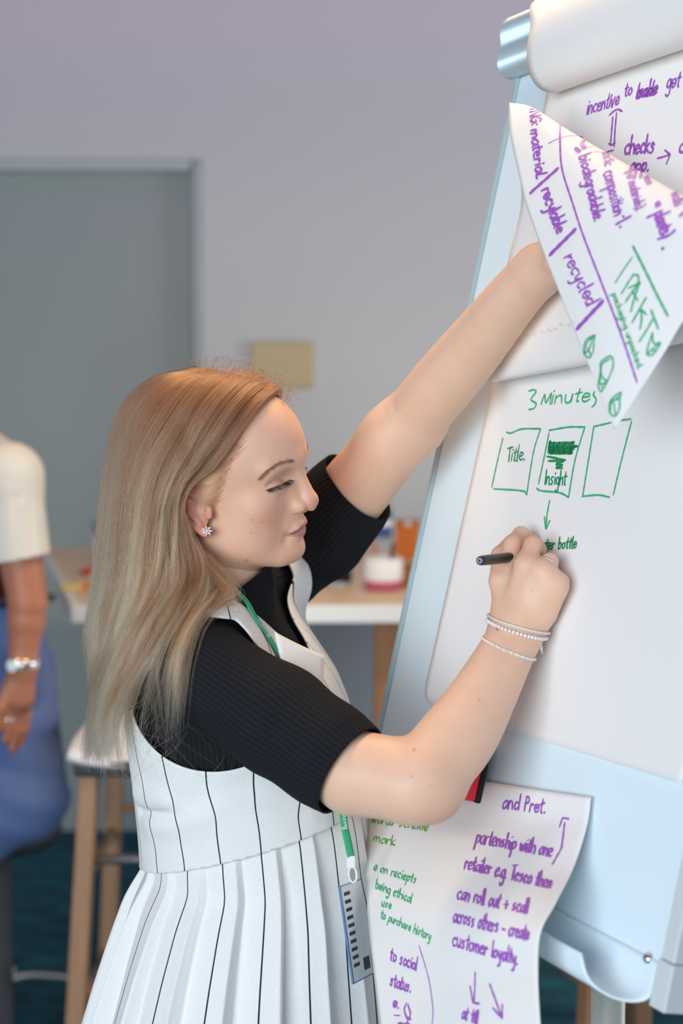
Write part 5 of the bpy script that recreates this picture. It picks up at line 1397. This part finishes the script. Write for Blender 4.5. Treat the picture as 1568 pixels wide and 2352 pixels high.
# ------------------------------------------------------------------ nails, pen and jewellery
M_nail = mat('nail', srgb(214, 130, 124), .25)
def nail(a, b, side, r, name='nail'):
    ax = nrm(b - a); n_ = nrm(side - ax * np.dot(side, ax)); c_ = lerp(a, b, .72) + n_ * r * .62; w_ = np.cross(ax, n_)
    G = np.zeros((7, 7, 3))
    for i in range(7):
        for j in range(7):
            x = (i / 6 * 2 - 1); y = (j / 6 * 2 - 1); x2, y2 = x * math.sqrt(1 - y * y / 2), y * math.sqrt(1 - x * x / 2)
            G[i, j] = c_ + ax * x2 * .0056 + w_ * y2 * .0042 + n_ * (.0028 - .0026 * y2 * y2 - .0008 * x2 * x2)
    v, f = grid_mesh(G); o = wobj(name, v, f, M_nail); md = o.modifiers.new('thick', 'SOLIDIFY'); md.thickness = .0006; return o
ix = FING['index'][0]; nail(ix[2], ix[3], BV * 1.0 + BU * .2, .0085)
mi = FING['middle'][0]; nail(mi[2], mi[3], BU * 1.0 - BV * .1, .0075)
# the marker pen: tip on the page, barrel between thumb and forefinger
M_penb = mat('black_pen_plastic', srgb(44, 40, 42), .38); M_peni = mat('pale_blue_ring', srgb(150, 176, 200), .4)
tip = on_board(1222, 1275, .0045); Yr = 1.40
best = min(((abs(np.linalg.norm(P(1101, 1288, y_) - tip) - .132), y_) for y_ in np.linspace(1.35, 1.6, 251)))
rear = P(1101, 1288, best[1]); pax = nrm(rear - tip); Lp = np.linalg.norm(rear - tip)
pen = thing('marker_pen', 'black marker pen held in the writing hand', 'marker', tuple(tip))
def pobj(nm, prof, m, par=pen, seg=28): v, f = lathe(prof, seg, tip, pax); return mesh_obj(nm, v, f, m, par, world=True)
pobj('nib', [(0, -.001), (.0012, 0), (.0022, .006), (.0022, .010)], mat('green_felt_nib', srgb(30, 130, 80), .9))
pobj('barrel', [(.0028, .008), (.0044, .020), (.0054, .024), (.0056, .07), (.0056, Lp - .020), (.0053, Lp - .006), (.0046, Lp - .001), (.0040, Lp), (0, Lp)], M_penb)
pobj('end_ring', [(.0016, Lp + .0001), (.0018, Lp + .0004), (.0028, Lp + .0004), (.0030, Lp + .0001)], M_peni)
# bracelets
M_silver = mat('silver', srgb(232, 230, 226), .22, 1.0); M_pearl = mat('pearl', srgb(240, 232, 232), .2, spec=.8); M_crystal = mat('crystal_bead', srgb(240, 236, 230), .12, spec=1.0)
AXW = nrm(WR - FA[3])
def wrist_loop(L, R, sag, off, n):
    yc = WR[1] + .002; a = P(L[0], L[1], yc); b = P(R[0], R[1], yc); m = (a + b) / 2; fr = P((L[0] + R[0]) / 2, (L[1] + R[1]) / 2 + sag, yc - .03)
    x = nrm(b - a); y = nrm((fr - m) - x * np.dot(fr - m, x)); out = []
    # centre of the arm in this plane
    pts = m[None] + np.linspace(-.03, .03, 25)[:, None] * y[None]; c = m
    for k in range(n):
        an = 2 * math.pi * k / n; d = x * math.cos(an) + y * math.sin(an); lo_, hi_ = 0.0, .07
        for _ in range(16):
            md_ = (lo_ + hi_) / 2
            if sd_near_arm((c + d * md_)[None].astype(np.float32))[0] < off: lo_ = md_
            else: hi_ = md_
        out.append(c + d * hi_)
    return np.array(out), c
lp1, c1 = wrist_loop((1133, 1417), (1249, 1449), 7, .0016, 60)
bang = thing('bangle', 'plain slim cream bangle nearest the writing hand', 'bracelet', tuple(c1))
v, f = tube(spline(np.vstack([lp1, lp1[:1]]), 140), .0016, 10, cap=False); mesh_obj('hoop', v, f, mat('cream_enamel', srgb(226, 218, 204), .4), bang, world=True)
def bead_loop(name, label, L, R, sag, n, r, m, parts_name):
    lp, c = wrist_loop(L, R, sag, r * .8, 48); dense = spline(np.vstack([lp, lp[:1]]), 800); seg = np.concatenate([[0], np.cumsum(np.linalg.norm(np.diff(dense, axis=0), axis=1))]); n = int(seg[-1] / (2 * r * 1.02))
    t_ = thing(name, label, 'bracelet', tuple(c)); first = None
    for k in range(n):
        s_ = seg[-1] * k / n; p_ = np.array([np.interp(s_, seg, dense[:, i]) for i in range(3)])
        if first is None:
            bm = bmesh.new(); bmesh.ops.create_uvsphere(bm, u_segments=12, v_segments=8, radius=r); first = bm_obj(parts_name, bm, m, t_, True); o = first
        else: o = first.copy(); COL.objects.link(o)
        o.parent = t_; o.location = Vector(p_ - c); s = 1 + .18 * math.sin(k * 2.4); o.scale = (s, s, s) if r < .0018 else (1, 1, 1)
    return t_, dense
pb, pdense = bead_loop('pearl_bracelet', 'string of small white pearls around the right wrist below the bangle', (1130, 1427), (1248, 1462), 8, 0, .0021, M_pearl, 'bead')
cb_, cdense = bead_loop('crystal_bracelet', 'fine crystal bead chain lowest on the right forearm', (1109, 1462), (1224, 1509), 6, 0, .0014, M_crystal, 'bead')
ce = P(1243, 1484, WR[1] - .008); charm_c = P(1244, 1490, WR[1] - .008)
v, f = lathe([(0, -.0006), (.0055, -.0006), (.0060, 0), (.0055, .0006), (0, .0006)], 24, charm_c, nrm(np.array([1.0, -.35, .1]))); o = mesh_obj('charm', v * 1.0, f, M_silver, pb, world=True)
for v_ in o.data.vertices:
    z_ = v_.co.z + pb.location.z - charm_c[2] if False else None
v, f = tube([P(1240, 1462, WR[1] - .004), P(1241, 1470, WR[1] - .006), P(1243, 1478, WR[1] - .008)], .0008, 6); mesh_obj('charm_link', v, f, M_silver, pb, world=True)
# ring of silver beads on the ring finger
ra_, rb_ = FING['ring'][0][0], FING['ring'][0][1]; rc_ = lerp(ra_, rb_, .62); rax = nrm(rb_ - ra_); x_, y_, _ = frame_from(rax)
rg = thing('finger_ring', 'beaded silver ring on the ring finger of the writing hand', 'ring', tuple(rc_)); first = None
for k in range(22):
    an = 2 * math.pi * k / 22; d = (x_ * math.cos(an) + y_ * math.sin(an)) * .0107
    if first is None:
        bm = bmesh.new(); bmesh.ops.create_uvsphere(bm, u_segments=10, v_segments=6, radius=.0015); first = bm_obj('bead', bm, M_silver, rg, True); o = first
    else: o = first.copy(); COL.objects.link(o)
    o.parent = rg; o.location = Vector(d)
# flower earring
p_, no = on_face(476, 1218)
if p_ is None: p_, no = from_head([-.015, -.079, -.036]), -HR[:, 1]
no = nrm(-HR[:, 1] + .25 * HR[:, 0]); ec = p_ + no * .0022; ex = nrm(HR[:, 0] - no * np.dot(HR[:, 0], no)); ey = np.cross(no, ex)
ear_ = thing('earring', 'silver seven-petalled flower earring with clear stones on the right ear', 'earring', tuple(ec))
M_stone = mat('clear_stone', srgb(240, 240, 242), .06, .35, spec=1.0)
bm = bmesh.new(); bmesh.ops.create_uvsphere(bm, u_segments=12, v_segments=8, radius=.0016); bm_obj('centre_stone', bm, M_stone, ear_, True)
for k in range(7):
    an = math.radians(97 + 360 / 7 * k); d = ex * math.cos(an) + ey * math.sin(an); s_ = np.cross(no, d)
    bm = bmesh.new(); bmesh.ops.create_uvsphere(bm, u_segments=10, v_segments=8, radius=1)
    for v_ in bm.verts: v_.co = Vector(d * (.0041 + v_.co.x * .0024) + s_ * v_.co.y * .0010 * (1 - .35 * v_.co.x) + no * v_.co.z * .0007)
    bm_obj('petal', bm, M_stone, ear_, True)

# ------------------------------------------------------------------ lanyard and badge
M_green = mat('green_ribbon', srgb(58, 176, 124), .7, bump=(2500, .4, .0004)); M_wprint = mat('white_print', srgb(236, 244, 238), .7)
def settle(pts, fn, off, it=6):
    q = np.array(pts, float)
    for _ in range(it):
        x = q.astype(np.float32); d = fn(x); e = .002; g_ = np.stack([fn(x + np.eye(3, dtype=np.float32)[i] * e) - d for i in range(3)], 1) / e; g_ /= np.linalg.norm(g_, axis=1)[:, None] + 1e-6
        q += g_ * (off - d)[:, None]
    return q, g_
fn_neck = lambda x: np.minimum(sd_bodice(x), np.minimum(sd_shirt(x) - .002, sd_near_sleeve(x) + .5))
fn_lan = lambda x: smin(sd_bodice(x), sd_cap(x, NB - NAX * .03, P(516, 1290, 1.695), .0640, .0590), .02)
path = spline([P(480, 1372, 1.765), P(432, 1378, 1.70), P(462, 1385, 1.655), P(510, 1382, 1.630), P(548, 1398, 1.612), P(576, 1430, 1.600), P(606, 1466, 1.595), P(642, 1508, 1.590), P(690, 1550, 1.590), P(735, 1592, 1.595), P(764, 1650, 1.60), P(780, 1760, 1.60)], 110)
q_, g_ = settle(path, fn_lan, .0052); q_ = spline(q_[::12].tolist() + [q_[-1]], 110); g_ = spline(g_[::12].tolist() + [g_[-1]], 110)
tail = spline([q_[-1], P(784, 1830, 1.585), P(790, 1890, 1.577), P(799, 1935, 1.570), P(806, 1968, 1.566)], 40)
full = np.vstack([q_, tail[1:]]); ng = np.vstack([g_, np.repeat(nrm(g_[-1] * .5 + np.array([.3, -.8, 0]))[None], 39, 0)])
lan = thing('lanyard', 'green lanyard with white lettering and a clear name badge hanging down the pinafore', 'lanyard', tuple(full[-1]))
T = np.gradient(full, axis=0); T /= np.linalg.norm(T, axis=1)[:, None]; Sd = np.cross(ng, T); Sd /= np.linalg.norm(Sd, axis=1)[:, None]
hw = .0048; G = np.stack([full + Sd * hw * s_ for s_ in (-1, -.33, .33, 1)], 1)
v, f = grid_mesh(G); o = mesh_obj('ribbon', v, f, M_green, lan, world=True); md = o.modifiers.new('thick', 'SOLIDIFY'); md.thickness = .0009; md.offset = 0
GL['B'] = ['.1,0 .1,1.9 .6,1.8 .6,1.15 .12,1 .7,.9 .7,.15 .1,0']
class Rib:
    def __init__(s): s.v = []; s.f = []
seglen = np.concatenate([[0], np.cumsum(np.linalg.norm(np.diff(full, axis=0), axis=1))])
def rib_at(s_, y): 
    g3 = lambda A: np.array([np.interp(s_, seglen, A[:, i]) for i in range(3)])
    c_, sd_, n_ = g3(full), g3(Sd), g3(ng); return c_ + sd_ * y + n_ * .0009, n_
pv = []; pf = []
def rib_text(txt, s0, unit, flip):
    x = 0
    for c in txt:
        for st_ in GL.get(c, []):
            pts = np.array([tuple(map(float, z_.split(','))) for z_ in st_.split()]); pts = spline(pts, max(4, len(pts) * 3)) if len(pts) > 2 else pts
            W = np.array([rib_at(s0 + flip * (x + a_) * unit, flip * (b_ - .7) * unit * 1.0)[0] for a_, b_ in pts]); n_ = rib_at(s0 + flip * x * unit, 0)[1]
            Tt = np.gradient(W, axis=0); S_ = np.cross(n_, Tt); S_ /= np.linalg.norm(S_, axis=1)[:, None] + 1e-12; o_ = len(pv)
            for a_, b_ in zip(W, S_): pv.extend([a_ + b_ * .00045, a_ - b_ * .00045])
            for k in range(len(W) - 1): pf.append((o_ + 2 * k, o_ + 2 * k + 1, o_ + 2 * k + 3, o_ + 2 * k + 2))
        x += ADV.get(c, .9)
for s0 in np.arange(.20, seglen[-1] - .05, .062): rib_text('Business', s0 + .045, .0036, -1)
mesh_obj('ribbon_lettering', np.array(pv), pf, M_wprint, lan, smooth=False, world=True)
e_ = full[-1]
bm_obj('clip_body', box_bm((.010, .004, .014), e_ + np.array([0, 0, -.006]), .0015), M_capw, lan, world=True)
v, f = tube(spline([P(806, 1985, 1.566), P(800, 2008, 1.563), P(808, 2026, 1.561), P(818, 2020, 1.562), P(817, 2000, 1.565), P(809, 1984, 1.566)], 30), .0012, 8); mesh_obj('clip_hook', v, f, M_capw, lan, world=True)
TL, TR, BR_, BL = P(780, 2037, 1.545), P(826, 2021, 1.602), P(852, 2236, 1.602), P(811, 2258, 1.545)
cu, cv_ = TR - TL, BL - TL; cn = nrm(np.cross(cu, cv_)); cn = cn if cn[1] < 0 else -cn
M_card = mat('badge_card', srgb(238, 244, 248), .4); M_sleeve_ = mat('clear_sleeve_edge', srgb(120, 150, 196), .2, trans=.3); M_mark = mat('dark_print', srgb(52, 52, 62), .6)
cpt = lambda a, b, h=0: TL + cu * a + cv_ * b + cn * h
def plate(a0, a1, b0, b1, h0, h1):
    vs_ = [cpt(a, b, h) for h in (h0, h1) for a, b in ((a0, b0), (a1, b0), (a1, b1), (a0, b1))]
    return np.array(vs_), [(0, 1, 2, 3), (4, 7, 6, 5), (0, 4, 5, 1), (1, 5, 6, 2), (2, 6, 7, 3), (3, 7, 4, 0)]
v, f = plate(0, 1, 0, 1, -.0006, .0006); mesh_obj('badge', v, f, M_card, lan, smooth=False, world=True)
v, f = merge(plate(-.04, .012, -.008, 1.008, -.001, .0012), plate(-.03, 1.02, -.008, .002, -.001, .0012), plate(-.03, 1.02, .998, 1.008, -.001, .0012)); mesh_obj('badge_sleeve', v, f, M_sleeve_, lan, smooth=False, world=True)
for k in range(10):
    b0 = .07 + k * .083; v, f = plate(.12, .40, b0, b0 + .036, .0007, .0010); mesh_obj('printed_bar', v, f, M_mark, lan, smooth=False, world=True)
v, f = plate(.60, .90, .80, .93, .0007, .0010); mesh_obj('printed_block', v, f, M_mark, lan, smooth=False, world=True)
# ------------------------------------------------------------------ the man at the left edge, perched on a pedestal stool, seen from the shoulder down
MY = 3.18
m_ = lambda x, y, dy=0.0: P(x, y, MY + dy)
M_mskin = mat('tanned_skin', srgb(176, 112, 84), .5, noise=(25, .06))
M_tee = mat('white_grey_tee', srgb(218, 214, 206), .9, bump=(60, .3, .004))
M_jean = mat('blue_denim', srgb(84, 104, 150), .9, noise=(5, .22)); M_jean2 = M_jean
man = thing('person', 'person in white tee and blue jeans perched on a stool at the left edge', 'person', (m_(-60, 1900)[0], MY + .12, 0))
mo = lambda n, v, f, m: mesh_obj(n, v, f, m, man, True, world=True)
SH, EL, WRM = m_(20, 1095, -.06), m_(64, 1385, -.10), m_(52, 1528, -.11)
SH2, EL2, WR2 = m_(-20, 1095, .32), m_(-90, 1370, .36), m_(-230, 1480, .22)
HEADC = m_(-165, 810, .12)
def man_arm(p):
    d = sd_chain(p, [SH, lerp(SH, EL, .5), EL], [.058, .050, .041], .02)
    d = smin(d, sd_chain(p, [EL, lerp(EL, WRM, .3), WRM], [.041, .039, .029], .01), .012)
    d = smin(d, sd_chain(p, [WRM, m_(42, 1600, -.10)], [.028, .036], .01), .02)
    for i, (x, y, dy) in enumerate(((14, 1700, -.115), (28, 1722, -.105), (44, 1722, -.09), (58, 1706, -.075))):
        a = m_(22 + 13 * i, 1625, -.115 + .013 * i); b = lerp(a, m_(x, y, dy), .55) + np.array([.004, 0, 0]); d = smin(d, sd_chain(p, [a, b, m_(x, y, dy)], [.0125, .0105, .0085], .003), .006)
    d = smin(d, sd_chain(p, [m_(24, 1575, -.12), m_(4, 1625, -.13), m_(-2, 1670, -.125)], [.017, .013, .010], .004), .010)
    d2 = sd_chain(p, [SH2, EL2, WR2, WR2 + np.array([-.09, -.02, -.01])], [.055, .043, .030, .034], .02)
    d3 = smin(sd_ell(p, HEADC, (.098, .078, .118)), sd_ell(p, HEADC + [-.035, 0, -.06], (.06, .052, .062)), .04)
    d3 = smin(d3, sd_cap(p, HEADC + [-.095, 0, -.005], HEADC + [-.118, 0, -.045], .010, .014), .012)
    d3 = smin(d3, sd_ell(p, HEADC + [.012, -.078, -.015], (.018, .010, .032)), .008)
    d3 = smin(d3, sd_cap(p, HEADC + [.03, 0, -.06], m_(-70, 1040, .12), .056, .062), .03)
    return np.minimum(np.minimum(d, d2), smin(d3, sd_cap(p, m_(-70, 1040, .12), m_(-50, 1400, .12), .08, .09), .03))
V, F = sdf_mesh(man_arm, (-1.45, MY - .35, .75), (-.60, MY + .65, 2.02), .0055); mo('body', V, F, M_mskin)
def man_hair(p): return np.maximum(sd_ell(p, HEADC + [.012, 0, .02], (.104, .085, .116)), -sd_ell(p, HEADC + [-.09, 0, -.05], (.10, .12, .11)))
V, F = sdf_mesh(man_hair, HEADC - .2, HEADC + .2, .006); mo('hair', V, F, mat('short_brown_hair', srgb(70, 52, 40), .8, bump=(90, .8, .01)))
def man_tee(p):
    d = sd_chain(p, [m_(-62, 1105, .12), m_(-66, 1220, .12), m_(-58, 1372, .12)], [.125, .125, .120], .02)
    d = smin(d, sd_cap(p, m_(-64, 1110, .02), m_(-64, 1370, .02), .10, .10), .06); d = smin(d, sd_cap(p, m_(-64, 1110, .22), m_(-64, 1370, .22), .10, .10), .06)
    d = smin(d, sd_chain(p, [m_(-40, 1085, .08), SH, lerp(SH, m_(52, 1330, -.09), .85)], [.07, .070, .066], .03), .04)
    d = smin(d, sd_chain(p, [m_(-40, 1085, .16), SH2, lerp(SH2, EL2, .7)], [.07, .068, .060], .03), .04)
    for k in range(5):
        a = m_(18 + 16 * k, 1130 + 16 * k, -.13); d = d + .004 * np.exp(-(sd_cap(p, a, a + np.array([.01, 0, -.13]), 0) / .012) ** 2) * (1 if k % 2 else -1)
    return d
V, F = sdf_mesh(man_tee, (-1.35, MY - .35, 1.0), (-.60, MY + .6, 1.75), .006)
ax = nrm(np.array([.18, 0, -1.0])); e0 = m_(42, 1282, -.09)
V, F, _ = clip_mesh(V, F, np.where((np.linalg.norm(V - e0, axis=1) < .16) & (V[:, 0] > m_(-15, 1200)[0]) & (V[:, 1] < MY + .02), -((V - e0) @ ax), 1.0))
V, F, _ = clip_mesh(V, F, V[:, 2] - m_(0, 1388)[2]); te = mo('tee_shirt', V, F, M_tee)
md = te.modifiers.new('thick', 'SOLIDIFY'); md.thickness = .004
def man_jeans(p):
    d = sd_chain(p, [m_(-45, 1385, .12), m_(-20, 1560, .12), m_(40, 1790, .12)], [.125, .140, .112], .04)
    for dy, k in ((.0, 0), (.24, -30)):
        t_ = sd_chain(p, [m_(42, 1600, dy), m_(52, 1830, dy - .02), m_(-70, 1905, dy - .03), m_(-190 + k, 1950, dy - .03)], [.085, .098, .092, .068], .03)
        t_ = smin(t_, sd_chain(p, [m_(-190 + k, 1950, dy - .03), m_(-150 + k, 2250, dy - .02), m_(-110 + k, 2510, dy - .02)], [.068, .060, .062], .02), .02); d = smin(d, t_, .05)
    return d + .004 * np.sin(p[:, 2] * 70 + p[:, 0] * 25) * np.exp(-((p[:, 2] - .85) / .18) ** 2)
V, F = sdf_mesh(man_jeans, (-1.75, MY - .35, -.02), (-.55, MY + .6, 1.35), .009); V, F, _ = clip_mesh(V, F, m_(0, 1378)[2] - V[:, 2]); mo('jeans', V, F, M_jean)
M_black = mat('black_leather', srgb(30, 28, 28), .5)
bz = m_(0, 1392)[2]; pts = [np.array([m_(-45, 1390)[0] + .128 * math.cos(a), MY + .12 + .128 * math.sin(a), bz]) for a in np.linspace(0, 2 * math.pi, 40, endpoint=False)]
v, f = tube(spline(pts + [pts[0]], 80), .018, 8, cap=False, flat=.25, up=np.array([0, 0, 1.0])); mo('belt', v, f, M_black)
for dy, k in ((.0, 0), (.24, -30)):
    c_ = m_(-110 + k, 2540, dy - .02); fn = lambda p: np.maximum(smin(sd_cap(p, [c_[0], c_[1], .05], [c_[0] - .17, c_[1], .035], .048, .036), sd_cap(p, [c_[0], c_[1], .05], [c_[0], c_[1], .11], .05, .052), .02), .002 - p[:, 2])
    V, F = sdf_mesh(fn, (c_[0] - .25, c_[1] - .1, -.01), (c_[0] + .1, c_[1] + .1, .2), .008); mo('shoe', V, F, M_black)
# his watch and ring
wx = nrm(WRM - EL); wc = lerp(EL, WRM, .96); x_, y_, z_ = frame_from(wx)
wt = thing('wristwatch', "silver wristwatch on the hanging arm of the person in jeans", 'watch', tuple(wc))
v, f = lathe([(.0330, -.010), (.0350, -.009), (.0355, 0), (.0350, .009), (.0330, .010)], 36, wc, wx); mesh_obj('strap', v, f, M_silver, wt, world=True)
fd = nrm(np.array([-.35, -.94, 0])); v, f = lathe([(0, .012), (.014, .012), (.018, .008), (.019, .0), (.019, -.003)], 32, wc + fd * .030, fd); mesh_obj('case', v, f, M_silver, wt, world=True)
v, f = lathe([(0, .0128), (.0135, .0124)], 32, wc + fd * .030, fd); mesh_obj('dial', v, f, M_capw, wt, world=True)
a, b = m_(22, 1625, -.115), m_(14, 1700, -.115); v, f = lathe([(.0125, -.003), (.0142, -.0025), (.0142, .0025), (.0125, .003)], 24, lerp(a, b, .35), nrm(b - a)); tag(mesh_obj('finger_ring', v, f, M_silver), "plain silver ring on the hanging hand of the person in jeans", 'ring')
# pedestal stool under him
sx = m_(10, 1900)[0] - .04; szt = m_(0, 1936)[2]
ps = thing('pedestal_stool', 'dark round pedestal stool under the person in jeans', 'stool', (sx, MY + .12, 0))
for n_, pr_, m2 in (('seat', [(0, szt + .02), (.13, szt + .018), (.145, szt), (.145, szt - .02), (.13, szt - .035), (0, szt - .035)], M_under), ('column', [(.025, szt - .035), (.025, .05), (.04, .03)], M_under), ('foot', [(0, .028), (.18, .022), (.20, .008), (.20, 0), (0, 0)], M_under)):
    v, f = lathe(pr_, 40); mesh_obj(n_, v, f, m2, ps)
